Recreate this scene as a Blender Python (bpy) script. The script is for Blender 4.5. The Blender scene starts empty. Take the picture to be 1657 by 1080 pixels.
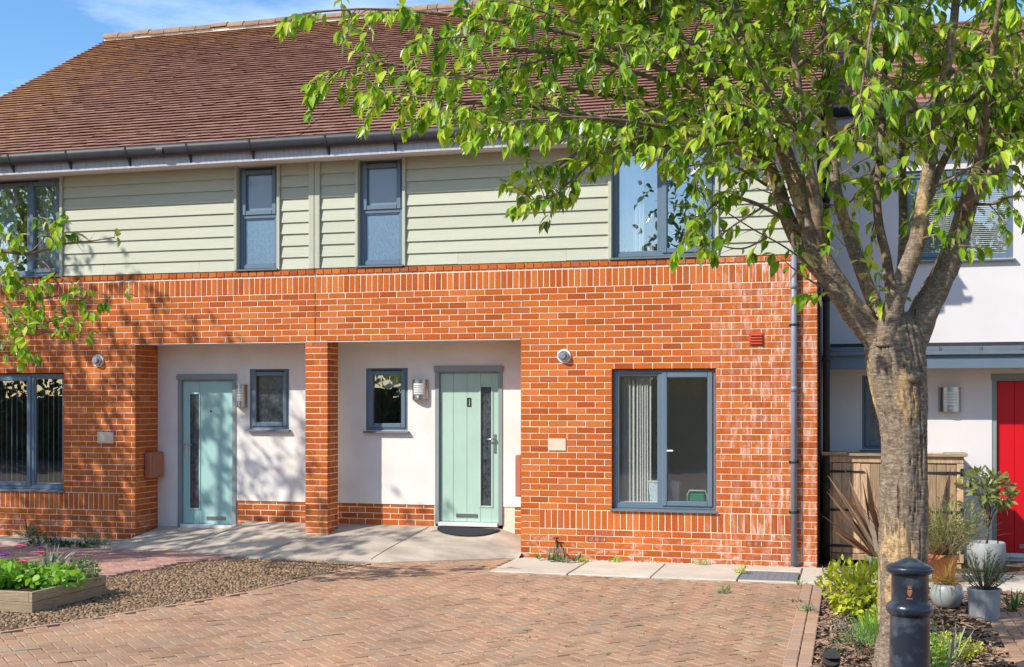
import bpy, math, random
from mathutils import Vector, Matrix, noise as mnoise
R = random.Random(7)
sc = bpy.context.scene
COL = sc.collection

# ------------------------------------------------------------------ camera, sky, sun, exposure
F, CX, HY = 2000.0, 828.5, 650.0           # photo focal length in px, centre column, horizon row
TH = math.atan(F/(CX+6500)); CT, ST = math.cos(TH), math.sin(TH)
D, H = 14.23, 1.86                          # camera distance from the brick front, height
cam = bpy.data.cameras.new('camera'); camo = bpy.data.objects.new('camera', cam); COL.objects.link(camo)
camo.location = (0, -D, H); camo.rotation_euler = (math.pi/2, 0, TH)
cam.sensor_width = 36; cam.lens = F/1657*36; cam.shift_y = 110/1657; cam.clip_end = 2000
sc.camera = camo
LDIR = Vector((.948, 1.0, -1.09)).normalized()      # direction the sunlight travels
w = bpy.data.worlds.new('World'); sc.world = w; w.use_nodes = True
nt = w.node_tree; N = nt.nodes; bg = N['Background']
sky = N.new('ShaderNodeTexSky'); sky.sky_type = 'NISHITA'; sky.sun_disc = False
sky.sun_elevation = math.asin(-LDIR.z); sky.sun_rotation = math.atan2(-LDIR.x, -LDIR.y)
sky.air_density = 1.0; sky.dust_density = .35; sky.ozone_density = 2.5
tc = N.new('ShaderNodeTexCoord'); mp = N.new('ShaderNodeMapping'); mp.inputs['Scale'].default_value = (1.2, 1.2, 5.0)
nz = N.new('ShaderNodeTexNoise'); nz.inputs['Scale'].default_value = 2.6; nz.inputs['Detail'].default_value = 7; nz.inputs['Roughness'].default_value = .62
rp = N.new('ShaderNodeValToRGB'); rp.color_ramp.elements[0].position = .46; rp.color_ramp.elements[1].position = .86
rp.color_ramp.elements[1].color = (.55, .55, .55, 1)
mx = N.new('ShaderNodeMixRGB'); mx.inputs[2].default_value = (8.2, 8.8, 9.6, 1)
sat = N.new('ShaderNodeHueSaturation'); sat.inputs['Saturation'].default_value = 1.22
nt.links.new(tc.outputs['Generated'], mp.inputs[0]); nt.links.new(mp.outputs[0], nz.inputs[0]); nt.links.new(nz.outputs[0], rp.inputs[0])
nt.links.new(rp.outputs[0], mx.inputs[0]); nt.links.new(sky.outputs[0], sat.inputs['Color']); nt.links.new(sat.outputs[0], mx.inputs[1])
nt.links.new(mx.outputs[0], bg.inputs[0]); bg.inputs[1].default_value = .15
sun = bpy.data.lights.new('sun', 'SUN'); sun.energy = 4.0; sun.angle = math.radians(.53); sun.color = (1, .95, .86)
suno = bpy.data.objects.new('sun', sun); COL.objects.link(suno); suno.rotation_euler = LDIR.to_track_quat('-Z', 'Y').to_euler()
sc.view_settings.view_transform = 'Standard'; sc.view_settings.look = 'None'
sc.view_settings.exposure = 0.52; sc.view_settings.gamma = 1

# ------------------------------------------------------------------ photo-measurement helpers (world points)
def at(x, y, Z):
    xr = (x-CX)/F*Z
    return Vector((xr*CT-Z*ST, -D+xr*ST+Z*CT, H-(y-HY)*Z/F))
def proj(p):
    dx, dy = p[0], p[1]+D
    xr = dx*CT+dy*ST; Z = -dx*ST+dy*CT
    return CX+F*xr/Z, HY-(p[2]-H)*F/Z, Z

# ------------------------------------------------------------------ materials
def lk(t, a, b): t.links.new(a, b)
MATS = {}
def newmat(name):
    m = bpy.data.materials.new(name); m.use_nodes = True; MATS[name] = m
    t = m.node_tree; return m, t, t.nodes['Principled BSDF']
def rnd_node(t):
    a = t.nodes.new('ShaderNodeAttribute'); a.attribute_name = 'var'
    o = t.nodes.new('ShaderNodeObjectInfo')
    s = t.nodes.new('ShaderNodeMath'); s.operation = 'ADD'; lk(t, a.outputs['Fac'], s.inputs[0]); lk(t, o.outputs['Random'], s.inputs[1])
    f = t.nodes.new('ShaderNodeMath'); f.operation = 'FRACT'; lk(t, s.outputs[0], f.inputs[0])
    return f.outputs[0]
def noise_node(t, scale, detail=4, rough=.55, stretch=None):
    g = t.nodes.new('ShaderNodeNewGeometry'); src = g.outputs['Position']
    if stretch:
        q = t.nodes.new('ShaderNodeMapping'); q.inputs['Scale'].default_value = stretch; lk(t, src, q.inputs[0]); src = q.outputs[0]
    n = t.nodes.new('ShaderNodeTexNoise'); n.inputs['Scale'].default_value = scale; n.inputs['Detail'].default_value = detail; n.inputs['Roughness'].default_value = rough
    lk(t, src, n.inputs['Vector']); return n.outputs[0]
def ramp(t, fac, stops):
    r = t.nodes.new('ShaderNodeValToRGB'); e = r.color_ramp.elements
    while len(e) < len(stops): e.new(.5)
    for i, (p, c) in enumerate(stops): e[i].position = p; e[i].color = (*c, 1) if len(c) == 3 else c
    lk(t, fac, r.inputs[0]); return r.outputs[0]
def mixc(t, fac, a, b, mode='MIX'):
    x = t.nodes.new('ShaderNodeMixRGB'); x.blend_type = mode
    if isinstance(fac, (int, float)): x.inputs[0].default_value = fac
    else: lk(t, fac, x.inputs[0])
    for i, v in ((1, a), (2, b)):
        if isinstance(v, tuple): x.inputs[i].default_value = (*v, 1)
        else: lk(t, v, x.inputs[i])
    return x.outputs[0]
def bump(t, b, h, strength=.3, dist=.01):
    n = t.nodes.new('ShaderNodeBump'); n.inputs['Strength'].default_value = strength; n.inputs['Distance'].default_value = dist
    lk(t, h, n.inputs['Height']); lk(t, n.outputs[0], b.inputs['Normal'])
def smat(name, c1, c2=None, scale=6, rough=.7, bs=0, bscale=60, spec=.3, metal=0, var=0, stretch=None, lo=.3, hi=.7, dist=.01):
    m, t, b = newmat(name)
    col = None
    if c2 is None: c2 = tuple(v*.86 for v in c1)
    col = ramp(t, noise_node(t, scale, 5, .6, stretch), [(lo, c1), (hi, c2)])
    if var:
        k = ramp(t, rnd_node(t), [(0, (1-var,)*3), (1, (1+var,)*3)])
        col = mixc(t, 1.0, col, k, 'MULTIPLY')
    lk(t, col, b.inputs['Base Color'])
    b.inputs['Roughness'].default_value = rough; b.inputs['Specular IOR Level'].default_value = spec; b.inputs['Metallic'].default_value = metal
    if bs: bump(t, b, noise_node(t, bscale, 3, .6, stretch), bs, dist)
    return m

def brick_mat():
    m, t, b = newmat('brick')
    base = ramp(t, rnd_node(t), [(0, (.37, .080, .016)), (.1, (.44, .098, .017)), (.4, (.50, .122, .020)), (.75, (.54, .142, .025)), (.94, (.58, .176, .042)), (1, (.40, .11, .040))])
    fine = ramp(t, noise_node(t, 70, 4), [(.3, (.80, .80, .80)), (.7, (1.12, 1.12, 1.12))])
    col = mixc(t, 1.0, base, fine, 'MULTIPLY')
    big = ramp(t, noise_node(t, 1.1, 3), [(.35, (.9, .88, .86)), (.65, (1.06, 1.05, 1.04))])
    col = mixc(t, 1.0, col, big, 'MULTIPLY')
    # lime bloom running down the front near the rainwater pipe and along the damp course
    g = t.nodes.new('ShaderNodeNewGeometry'); sp = t.nodes.new('ShaderNodeSeparateXYZ'); lk(t, g.outputs['Position'], sp.inputs[0])
    mask = ramp(t, sp.outputs['X'], [(0, (0, 0, 0)), (1, (0, 0, 0))])
    mr = t.nodes.new('ShaderNodeMapRange'); mr.inputs[1].default_value = -1.75; mr.inputs[2].default_value = -.95; lk(t, sp.outputs['X'], mr.inputs[0])
    streak = ramp(t, noise_node(t, 7, 7, .72, (2.4, 2.4, .6)), [(.48, (0, 0, 0)), (.63, (1, 1, 1))])
    mu = t.nodes.new('ShaderNodeMath'); mu.operation = 'MULTIPLY'; lk(t, mr.outputs[0], mu.inputs[0]); lk(t, streak, mu.inputs[1])
    mz = t.nodes.new('ShaderNodeMapRange'); mz.inputs[1].default_value = .42; mz.inputs[2].default_value = .02; lk(t, sp.outputs['Z'], mz.inputs[0])
    blot = ramp(t, noise_node(t, 6, 5, .6, (1, 1, 2.4)), [(.53, (0, 0, 0)), (.62, (1, 1, 1))])
    mu2 = t.nodes.new('ShaderNodeMath'); mu2.operation = 'MULTIPLY'; lk(t, mz.outputs[0], mu2.inputs[0]); lk(t, blot, mu2.inputs[1])
    ma = t.nodes.new('ShaderNodeMath'); ma.operation = 'MAXIMUM'; lk(t, mu.outputs[0], ma.inputs[0]); lk(t, mu2.outputs[0], ma.inputs[1])
    sc_ = t.nodes.new('ShaderNodeMath'); sc_.operation = 'MULTIPLY'; sc_.inputs[1].default_value = .9; pb_ = ramp(t, rnd_node(t), [(.15, (.25, .25, .25)), (.8, (1, 1, 1))]); pm = t.nodes.new('ShaderNodeMath'); pm.operation = 'MULTIPLY'; lk(t, ma.outputs[0], pm.inputs[0]); lk(t, pb_, pm.inputs[1]); lk(t, pm.outputs[0], sc_.inputs[0])
    col = mixc(t, sc_.outputs[0], col, (.70, .52, .45))
    lk(t, col, b.inputs['Base Color']); b.inputs['Roughness'].default_value = .85; b.inputs['Specular IOR Level'].default_value = .2
    bump(t, b, noise_node(t, 75, 5, .75), .55, .006)
brick_mat()
smat('mortar', (.90, .75, .61), (.72, .56, .44), 9, .95, .4, 150, .1, dist=.004)
smat('render', (.81, .775, .73), (.69, .645, .59), 1.6, .9, .3, 160, .1, dist=.003)
smat('render_neighbour', (.72, .68, .67), (.66, .62, .61), 1.4, .9, .12, 220, .1, dist=.003)
smat('board', (.49, .50, .385), (.445, .455, .35), 4, .6, .25, 26, .3, var=.05, stretch=(.6, 1, 9), dist=.004)
smat('trim', (.46, .47, .36), (.43, .44, .34), 5, .6, .1, 40)
smat('soffit', (.78, .75, .72), (.70, .67, .64), 2, .7)
smat('fascia', (.52, .52, .56), (.36, .36, .40), 7, .6, .1, 40, stretch=(6, 1, 1.0))
smat('gutter_black', (.036, .036, .041), (.055, .055, .06), 6, .5, 0, spec=.3)
smat('frame_grey', (.125, .18, .235), (.115, .165, .215), 3, .38, 0, spec=.45)
smat('sill_grey', (.12, .155, .19), (.15, .185, .215), 5, .45, 0, spec=.4)
smat('downpipe_grey', (.18, .21, .27), (.23, .255, .31), 4, .4, 0, spec=.4)
smat('door_sage', (.41, .575, .475), (.36, .51, .42), 2.5, .5, 0, spec=.4)
smat('door_aqua', (.36, .57, .53), (.34, .55, .51), 1.5, .42, 0, spec=.4)
smat('door_red', (.62, .004, .012), (.58, .004, .011), 1.5, .4, 0, spec=.4)
smat('doorframe', (.26, .29, .29), (.23, .255, .26), 3, .45, 0, spec=.4)
smat('metal', (.55, .54, .52), (.48, .47, .45), 12, .3, 0, metal=1)
smat('black_iron', (.018, .018, .02), (.035, .03, .028), 20, .55, .2, 80)
smat('white_plastic', (.75, .74, .72), (.68, .67, .65), 8, .45)
smat('cream_plate', (.66, .56, .42), (.60, .50, .38), 8, .5)
smat('terracotta_box', (.46, .17, .10), (.40, .145, .085), 5, .55)
smat('vent_red', (.52, .07, .035), (.46, .06, .03), 5, .5)
smat('concrete', (.66, .58, .47), (.52, .45, .36), 2.2, .9, .35, 70, .15, var=.07, dist=.006)
smat('ramp_concrete', (.56, .475, .375), (.34, .285, .23), 2.2, .9, .3, 60, .15, stretch=(1, 2.2, 1), dist=.006)
smat('bedding_sand', (.20, .15, .105), (.12, .085, .06), 12, .95, .6, 160, .1)
smat('ground_far', (.20, .15, .12), (.14, .11, .09), .6, .95, .3, 30, .1)
smat('soil', (.07, .045, .03), (.035, .024, .018), 14, .95, .8, 60, .1, dist=.02)
smat('bark_chip', (.40, .255, .165), (.22, .135, .09), 30, .9, 0, var=.55)
smat('manhole', (.16, .17, .19), (.24, .24, .25), 14, .6, .4, 90)
smat('mat_black', (.02, .022, .026), (.04, .042, .046), 60, .95, .6, 200)
smat('curtain', (.70, .69, .66), (.62, .61, .58), 4, .8)
smat('blind_slat', (.72, .76, .84), (.66, .70, .78), 4, .7)
smat('roller_blind', (.50, .49, .45), (.46, .45, .41), 3, .8)
smat('room_wall', (.84, .83, .80), (.80, .79, .76), 1, .9)
smat('box_print', (.72, .80, .82), (.36, .58, .66), 38, .6, lo=.52, hi=.58)
smat('green_plastic', (.015, .27, .16), (.012, .23, .14), 3, .4)
smat('grey_plastic', (.5, .5, .52), (.42, .42, .44), 3, .45)
smat('pink_card', (.62, .08, .22), (.75, .62, .66), 60, .6, lo=.48, hi=.52)
smat('teal_glass', (.03, .22, .25), (.02, .16, .2), 6, .25)
smat('old_wood', (.62, .42, .26), (.31, .195, .12), 6, .85, .6, 30, .15, var=.30, stretch=(9, 9, .9), dist=.006)
smat('grey_wood', (.48, .37, .24), (.29, .215, .135), 5, .9, .5, 40, .12, var=.15, stretch=(1.5, 1.5, 12), dist=.006)
smat('pot_grey', (.34, .36, .35), (.27, .29, .28), 5, .3, 0, spec=.5)
smat('pot_zinc', (.42, .44, .45), (.30, .315, .325), 7, .5, .1, 40, spec=.5)
smat('pot_white', (.33, .34, .34), (.25, .26, .26), 5, .5)
smat('pot_terracotta', (.50, .19, .08), (.42, .15, .065), 6, .75)
smat('stem_wood', (.17, .12, .075), (.10, .072, .046), 22, .9, .4, 70)
smat('petal_pink', (.62, .05, .20), (.75, .12, .16), 30, .6, var=.25)
smat('petal_violet', (.30, .02, .32), (.2, .02, .28), 30, .6, var=.2)
smat('red_pipe', (.4, .03, .025), (.3, .02, .02), 5, .4)
smat('painted_iron', (.016, .022, .034), (.10, .115, .14), 8, .28, .5, 34, .5, lo=.48, hi=.74, dist=.004)
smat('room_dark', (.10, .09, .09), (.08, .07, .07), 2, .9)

def paver_mat(name, stops):
    m, t, b = newmat(name)
    base = ramp(t, rnd_node(t), stops)
    f1 = ramp(t, noise_node(t, 90, 4, .7), [(.3, (.78, .78, .78)), (.7, (1.15, 1.15, 1.15))])
    col = mixc(t, 1.0, base, f1, 'MULTIPLY')
    f2 = ramp(t, noise_node(t, .9, 4, .6), [(.35, (.78, .80, .80)), (.68, (1.1, 1.08, 1.05))])
    col = mixc(t, 1.0, col, f2, 'MULTIPLY')
    moss = ramp(t, noise_node(t, 5, 5, .7), [(.62, (0, 0, 0)), (.75, (.5, .5, .5))])
    col = mixc(t, moss, col, (.17, .15, .07))
    lk(t, col, b.inputs['Base Color']); b.inputs['Roughness'].default_value = .88; b.inputs['Specular IOR Level'].default_value = .2
    bump(t, b, noise_node(t, 160, 4, .7), .45, .005)
paver_mat('paver', [(0, (.40, .235, .148)), (.3, (.45, .265, .167)), (.6, (.49, .295, .186)), (.85, (.46, .30, .195)), (.95, (.38, .28, .20)), (1, (.50, .275, .155))])
paver_mat('paver_rose', [(0, (.44, .235, .19)), (.5, (.49, .275, .22)), (1, (.53, .31, .24))])
paver_mat('edging', [(0, (.46, .27, .17)), (.5, (.52, .33, .22)), (1, (.46, .31, .23))])

def tile_mat():
    m, t, b = newmat('roof_tile')
    base = ramp(t, rnd_node(t), [(0, (.235, .118, .087)), (.35, (.265, .136, .10)), (.75, (.295, .155, .116)), (1, (.34, .185, .14))])
    g = t.nodes.new('ShaderNodeNewGeometry'); sp = t.nodes.new('ShaderNodeSeparateXYZ'); lk(t, g.outputs['Position'], sp.inputs[0])
    a1 = t.nodes.new('ShaderNodeMapRange'); a1.inputs[1].default_value = -9.2; a1.inputs[2].default_value = -12.3; lk(t, sp.outputs['X'], a1.inputs[0])
    a2 = t.nodes.new('ShaderNodeMapRange'); a2.inputs[1].default_value = 7.2; a2.inputs[2].default_value = 8.15; lk(t, sp.outputs['Z'], a2.inputs[0])
    ad = t.nodes.new('ShaderNodeMath'); ad.operation = 'MAXIMUM'; lk(t, a1.outputs[0], ad.inputs[0]); lk(t, a2.outputs[0], ad.inputs[1])
    ab = t.nodes.new('ShaderNodeMath'); ab.operation = 'MULTIPLY_ADD'; ab.inputs[1].default_value = .26; ab.inputs[2].default_value = 0; lk(t, ad.outputs[0], ab.inputs[0])
    n1 = noise_node(t, 3.2, 8, .75)
    s2 = t.nodes.new('ShaderNodeMath'); s2.operation = 'ADD'; lk(t, n1, s2.inputs[0]); lk(t, ab.outputs[0], s2.inputs[1])
    lich = ramp(t, s2.outputs[0], [(.60, (0, 0, 0)), (.84, (.6, .6, .6))])
    col = mixc(t, lich, base, (.46, .24, .07))
    spk = ramp(t, noise_node(t, 26, 3, .6), [(.67, (0, 0, 0)), (.74, (.6, .6, .6))])
    col = mixc(t, spk, col, (.40, .34, .26))
    lk(t, col, b.inputs['Base Color']); b.inputs['Roughness'].default_value = .85; b.inputs['Specular IOR Level'].default_value = .2
    bump(t, b, noise_node(t, 90, 4), .4, .006)
tile_mat()
smat('ridge_tile', (.30, .15, .10), (.33, .235, .15), 9, .9, .4, 60, var=.2)
smat('tile_neighbour', (.36, .17, .13), (.28, .13, .10), 4, .85, .3, 50, var=.2)

def leaf_mat(name, stops, trans=.45, gloss=.12):
    m = bpy.data.materials.new(name); m.use_nodes = True; MATS[name] = m
    t = m.node_tree; t.nodes.clear(); o = t.nodes.new('ShaderNodeOutputMaterial')
    col = ramp(t, rnd_node(t), stops)
    col = mixc(t, 1.0, col, ramp(t, noise_node(t, 25, 3), [(.3, (.85,)*3), (.7, (1.15,)*3)]), 'MULTIPLY')
    d = t.nodes.new('ShaderNodeBsdfDiffuse'); tr = t.nodes.new('ShaderNodeBsdfTranslucent'); gl = t.nodes.new('ShaderNodeBsdfGlossy')
    gl.inputs['Roughness'].default_value = .5; gl.inputs['Color'].default_value = (.9, .95, .9, 1)
    lk(t, col, d.inputs[0]); tc_ = mixc(t, 1.0, col, (1.25, 1.15, .55), 'MULTIPLY'); lk(t, tc_, tr.inputs[0])
    m1 = t.nodes.new('ShaderNodeMixShader'); m1.inputs[0].default_value = trans; lk(t, d.outputs[0], m1.inputs[1]); lk(t, tr.outputs[0], m1.inputs[2])
    fr = t.nodes.new('ShaderNodeFresnel'); fr.inputs[0].default_value = 1.4
    fm = t.nodes.new('ShaderNodeMath'); fm.operation = 'ADD'; fm.inputs[1].default_value = gloss*.25; lk(t, fr.outputs[0], fm.inputs[0])
    f2 = t.nodes.new('ShaderNodeMath'); f2.operation = 'MULTIPLY'; f2.inputs[1].default_value = .38; lk(t, fm.outputs[0], f2.inputs[0])
    m2 = t.nodes.new('ShaderNodeMixShader'); lk(t, f2.outputs[0], m2.inputs[0]); lk(t, m1.outputs[0], m2.inputs[1]); lk(t, gl.outputs[0], m2.inputs[2])
    lk(t, m2.outputs[0], o.inputs[0])
leaf_mat('leaf_cherry', [(0, (.09, .21, .016)), (.25, (.18, .36, .02)), (.6, (.36, .56, .03)), (.9, (.56, .70, .06)), (1, (.60, .62, .10))], .5, .0)
leaf_mat('leaf_dark', [(0, (.035, .08, .02)), (.6, (.06, .13, .03)), (1, (.11, .18, .05))], .35)
leaf_mat('leaf_yellow', [(0, (.32, .42, .02)), (.5, (.58, .62, .03)), (.8, (.72, .70, .07)), (1, (.20, .34, .03))], .35)
leaf_mat('leaf_lime', [(0, (.15, .34, .03)), (.5, (.25, .50, .05)), (1, (.40, .60, .08))], .4)
leaf_mat('leaf_lavender', [(0, (.10, .17, .06)), (.6, (.17, .27, .10)), (1, (.26, .36, .15))], .3)
leaf_mat('leaf_silver', [(0, (.19, .23, .16)), (.6, (.27, .31, .23)), (1, (.34, .38, .29))], .25)
leaf_mat('leaf_bronze', [(0, (.13, .058, .03)), (.6, (.22, .105, .05)), (1, (.32, .18, .085))], .25, .3)
leaf_mat('leaf_red', [(0, (.16, .025, .02)), (1, (.30, .07, .04))], .3, .3)
leaf_mat('leaf_straw', [(0, (.22, .20, .06)), (.5, (.32, .27, .09)), (1, (.14, .19, .04))], .35)
leaf_mat('leaf_amber', [(0, (.36, .17, .03)), (.6, (.42, .25, .05)), (1, (.20, .19, .03))], .35)
leaf_mat('leaf_olive', [(0, (.10, .14, .05)), (.6, (.22, .27, .07)), (1, (.36, .38, .10))], .35)

def glass_mat(name, tint, base_refl, rough=0.0):
    m = bpy.data.materials.new(name); m.use_nodes = True; MATS[name] = m
    t = m.node_tree; t.nodes.clear(); o = t.nodes.new('ShaderNodeOutputMaterial')
    tr = t.nodes.new('ShaderNodeBsdfTransparent'); tr.inputs[0].default_value = (*tint, 1)
    gl = t.nodes.new('ShaderNodeBsdfGlossy'); gl.inputs['Roughness'].default_value = rough; gl.inputs[0].default_value = (1, 1, 1, 1)
    lw = t.nodes.new('ShaderNodeLayerWeight'); lw.inputs[0].default_value = .5     # 'Facing' is the same from both sides
    fp = t.nodes.new('ShaderNodeMath'); fp.operation = 'POWER'; fp.inputs[1].default_value = 5; lk(t, lw.outputs['Facing'], fp.inputs[0])
    a = t.nodes.new('ShaderNodeMath'); a.operation = 'ADD'; a.inputs[1].default_value = base_refl; a.use_clamp = True; lk(t, fp.outputs[0], a.inputs[0])
    x = t.nodes.new('ShaderNodeMixShader'); lk(t, a.outputs[0], x.inputs[0]); lk(t, tr.outputs[0], x.inputs[1]); lk(t, gl.outputs[0], x.inputs[2])
    # faint waviness and water marks
    b = t.nodes.new('ShaderNodeBump'); b.inputs['Strength'].default_value = .03; b.inputs['Distance'].default_value = .02
    lk(t, noise_node(t, 2.5, 2), b.inputs['Height']); lk(t, b.outputs[0], gl.inputs['Normal'])
    lk(t, x.outputs[0], o.inputs[0])
glass_mat('glass', (.95, .97, .97), .13)
glass_mat('glass_upper', (.88, .92, .92), .24)
def frosted_mat():
    m, t, b = newmat('glass_frosted')
    col = ramp(t, noise_node(t, 40, 6, .85, (1.6, 1, .7)), [(.3, (.07, .135, .215)), (.7, (.19, .29, .385))])  # sky reflection put into the base colour as mottled blue
    lk(t, col, b.inputs['Base Color']); b.inputs['Roughness'].default_value = .10; b.inputs['Specular IOR Level'].default_value = .8
    bump(t, b, noise_node(t, 90, 5, .7, (1.6, 1, .7)), .12, .006)
frosted_mat()
smat('glass_blind', (.17, .21, .265), (.155, .19, .24), 1.5, .06, 0, spec=.8)

def bark_mat():
    m, t, b = newmat('bark')
    rough = noise_node(t, 16, 8, .75, (1.6, 1.6, 3.6))
    col = ramp(t, rough, [(.30, (.075, .052, .034)), (.48, (.20, .148, .10)), (.66, (.38, .315, .235))])
    tan = ramp(t, noise_node(t, 2.6, 6, .62, (2.4, 2.4, .8)), [(.54, (0, 0, 0)), (.58, (1, 1, 1))])
    tcol = ramp(t, noise_node(t, 34, 6, .7, (1.4, 1.4, .8)), [(.32, (.20, .12, .055)), (.5, (.44, .30, .155)), (.7, (.60, .46, .27))])
    lent = ramp(t, noise_node(t, 30, 4, .6, (.45, .45, 3.6)), [(.56, (0, 0, 0)), (.64, (.75, .75, .75))])
    col = mixc(t, lent, col, (.45, .38, .29))
    col = mixc(t, tan, col, tcol)
    cr0 = noise_node(t, 6, 5, .62, (3.6, 3.6, .55))
    crack = ramp(t, cr0, [(.29, (.30, .24, .18)), (.36, (1, 1, 1))])
    col = mixc(t, 1.0, col, crack, 'MULTIPLY')
    lk(t, col, b.inputs['Base Color']); b.inputs['Roughness'].default_value = .9; b.inputs['Specular IOR Level'].default_value = .15
    h = mixc(t, .5, mixc(t, .5, rough, crack), mixc(t, .5, tan, lent))
    bump(t, b, h, 1.0, .022)
bark_mat()
def limb_mat():
    m, t, b = newmat('bark_limb')
    n = noise_node(t, 12, 6, .7, (1, 1, 1.6))
    col = ramp(t, n, [(.32, (.10, .066, .042)), (.5, (.21, .145, .095)), (.70, (.36, .285, .20))])
    lk(t, col, b.inputs['Base Color']); b.inputs['Roughness'].default_value = .85; b.inputs['Specular IOR Level'].default_value = .2
    bump(t, b, n, .8, .012)
limb_mat()

# ------------------------------------------------------------------ mesh helpers
class MB:
    def __init__(s): s.v = []; s.f = []; s.var = []; s.smooth = []
    def add(s, vs, fs, var=0.0, smooth=False):
        o = len(s.v); s.v += [tuple(p) for p in vs]
        for q in fs: s.f.append(tuple(i+o for i in q)); s.var.append(var); s.smooth.append(smooth)
        return s
    def box(s, x0, x1, y0, y1, z0, z1, var=0.0):
        return s.add([(x0,y0,z0),(x1,y0,z0),(x1,y1,z0),(x0,y1,z0),(x0,y0,z1),(x1,y0,z1),(x1,y1,z1),(x0,y1,z1)],
                     [(0,3,2,1),(4,5,6,7),(0,1,5,4),(1,2,6,5),(2,3,7,6),(3,0,4,7)], var)
    def bbox(s, x0, x1, y0, y1, z0, z1, b=.004, var=0.0):
        # box with bevelled edges on all 12 sides
        vs = []; idx = {}
        for i, (x, sx) in enumerate(((x0, 1), (x1, -1))):
            for j, (y, sy) in enumerate(((y0, 1), (y1, -1))):
                for k, (z, sz) in enumerate(((z0, 1), (z1, -1))):
                    for a in range(3):
                        p = [x, y, z]
                        for q, sg in enumerate((sx, sy, sz)):
                            if q != a: p[q] += sg*b
                        idx[i, j, k, a] = len(vs); vs.append(tuple(p))
        # vertex (i,j,k,a) lies on the axis-a plane ... a = axis along which the vertex stays on the outer plane
        fs = []
        for a in range(3):
            u, w_ = [q for q in range(3) if q != a]
            for e in (0, 1):
                quad = []
                for (p, q) in ((0,0),(1,0),(1,1),(0,1)):
                    c = [0,0,0]; c[a] = e; c[u] = p; c[w_] = q; quad.append(idx[c[0],c[1],c[2],a])
                fs.append(tuple(quad))
        for a in range(3):               # edges parallel to a
            u, w_ = [q for q in range(3) if q != a]
            for p in (0, 1):
                for q in (0, 1):
                    c0 = [0,0,0]; c0[u] = p; c0[w_] = q; c1 = list(c0); c1[a] = 1
                    fs.append((idx[(*c0, u)], idx[(*c1, u)], idx[(*c1, w_)], idx[(*c0, w_)]))
        for i in (0,1):
            for j in (0,1):
                for k in (0,1): fs.append((idx[i,j,k,0], idx[i,j,k,1], idx[i,j,k,2]))
        return s.add(vs, fs, var)
    def tube(s, pts, rad, n=8, var=0.0, cap=True, smooth=True, wob=None):
        pts = [Vector(p) for p in pts]; m = len(pts)
        if not hasattr(rad, '__len__'): rad = [rad]*m
        vs = []; fs = []; t0 = None; u = None
        for i, p in enumerate(pts):
            t = (pts[min(i+1, m-1)]-pts[max(i-1, 0)])
            t = t.normalized() if t.length > 1e-9 else Vector((0,0,1))
            if u is None:
                u = t.orthogonal().normalized()
            else:
                u = (u - t*u.dot(t)); u = u.normalized() if u.length > 1e-6 else t.orthogonal().normalized()
            v = t.cross(u)
            for k in range(n):
                a = 2*math.pi*k/n; r = rad[i]
                if wob: r *= wob(p, a)
                vs.append(p + (u*math.cos(a)+v*math.sin(a))*r)
        for i in range(m-1):
            for k in range(n):
                fs.append((i*n+k, i*n+(k+1)%n, (i+1)*n+(k+1)%n, (i+1)*n+k))
        s.add(vs, fs, var, smooth)
        if cap:
            o = len(s.v)-len(vs)
            s.f.append(tuple(o+k for k in range(n))[::-1]); s.var.append(var); s.smooth.append(False)
            s.f.append(tuple(o+(m-1)*n+k for k in range(n))); s.var.append(var); s.smooth.append(False)
        return s
    def lathe(s, cx, cy, prof, n=28, var=0.0, ribs=0, ribd=0, smooth=True):
        vs = []; fs = []
        for i, (r, z) in enumerate(prof):
            for k in range(n):
                a = 2*math.pi*k/n; rr = r
                if ribs and k % 2: rr = r-ribd
                vs.append((cx+rr*math.cos(a), cy+rr*math.sin(a), z))
        for i in range(len(prof)-1):
            for k in range(n): fs.append((i*n+k, i*n+(k+1)%n, (i+1)*n+(k+1)%n, (i+1)*n+k))
        return s.add(vs, fs, var, smooth)
    def mesh(s, name):
        me = bpy.data.meshes.new(name); me.from_pydata(s.v, [], s.f)
        a = me.attributes.new('var', 'FLOAT', 'FACE'); a.data.foreach_set('value', s.var)
        me.polygons.foreach_set('use_smooth', s.smooth); me.update(); return me

def mkobj(name, data, mat=None, parent=None, loc=(0, 0, 0)):
    o = bpy.data.objects.new(name, data); COL.objects.link(o); o.location = loc
    if mat and data and not data.materials: data.materials.append(MATS[mat])
    if parent: o.parent = parent
    return o
def props(o, label=None, cat=None, group=None, kind=None):
    for k, v in (('label', label), ('category', cat), ('group', group), ('kind', kind)):
        if v: o[k] = v
    return o
class Thing:
    """an Empty at the thing's base; part meshes are written in world coordinates"""
    def __init__(s, name, origin, label, cat, group=None):
        s.o = Vector(origin); s.root = props(mkobj(name, None, loc=s.o), label, cat, group); s.root.empty_display_size = .2
    def part(s, name, mb, mat, parent=None, label=None, kind=None):
        p = mkobj(name, mb.mesh(name), mat, parent or s.root, loc=(0, 0, 0) if parent else -s.o)
        return props(p, label=label, kind=kind)
def single(name, mb, mat, label=None, cat=None, group=None, kind=None):
    return props(mkobj(name, mb.mesh(name), mat), label, cat, group, kind)
# ------------------------------------------------------------------ ground
def sheet(name, poly, z, mat, kind='structure'):
    mb = MB(); mb.add([(x, y, z) for x, y in poly], [tuple(range(len(poly)))])
    return single(name, mb, mat, kind=kind)
sheet('ground', [(-400, -400), (400, -400), (400, 400), (-400, 400)], -.045, 'ground_far')

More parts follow.
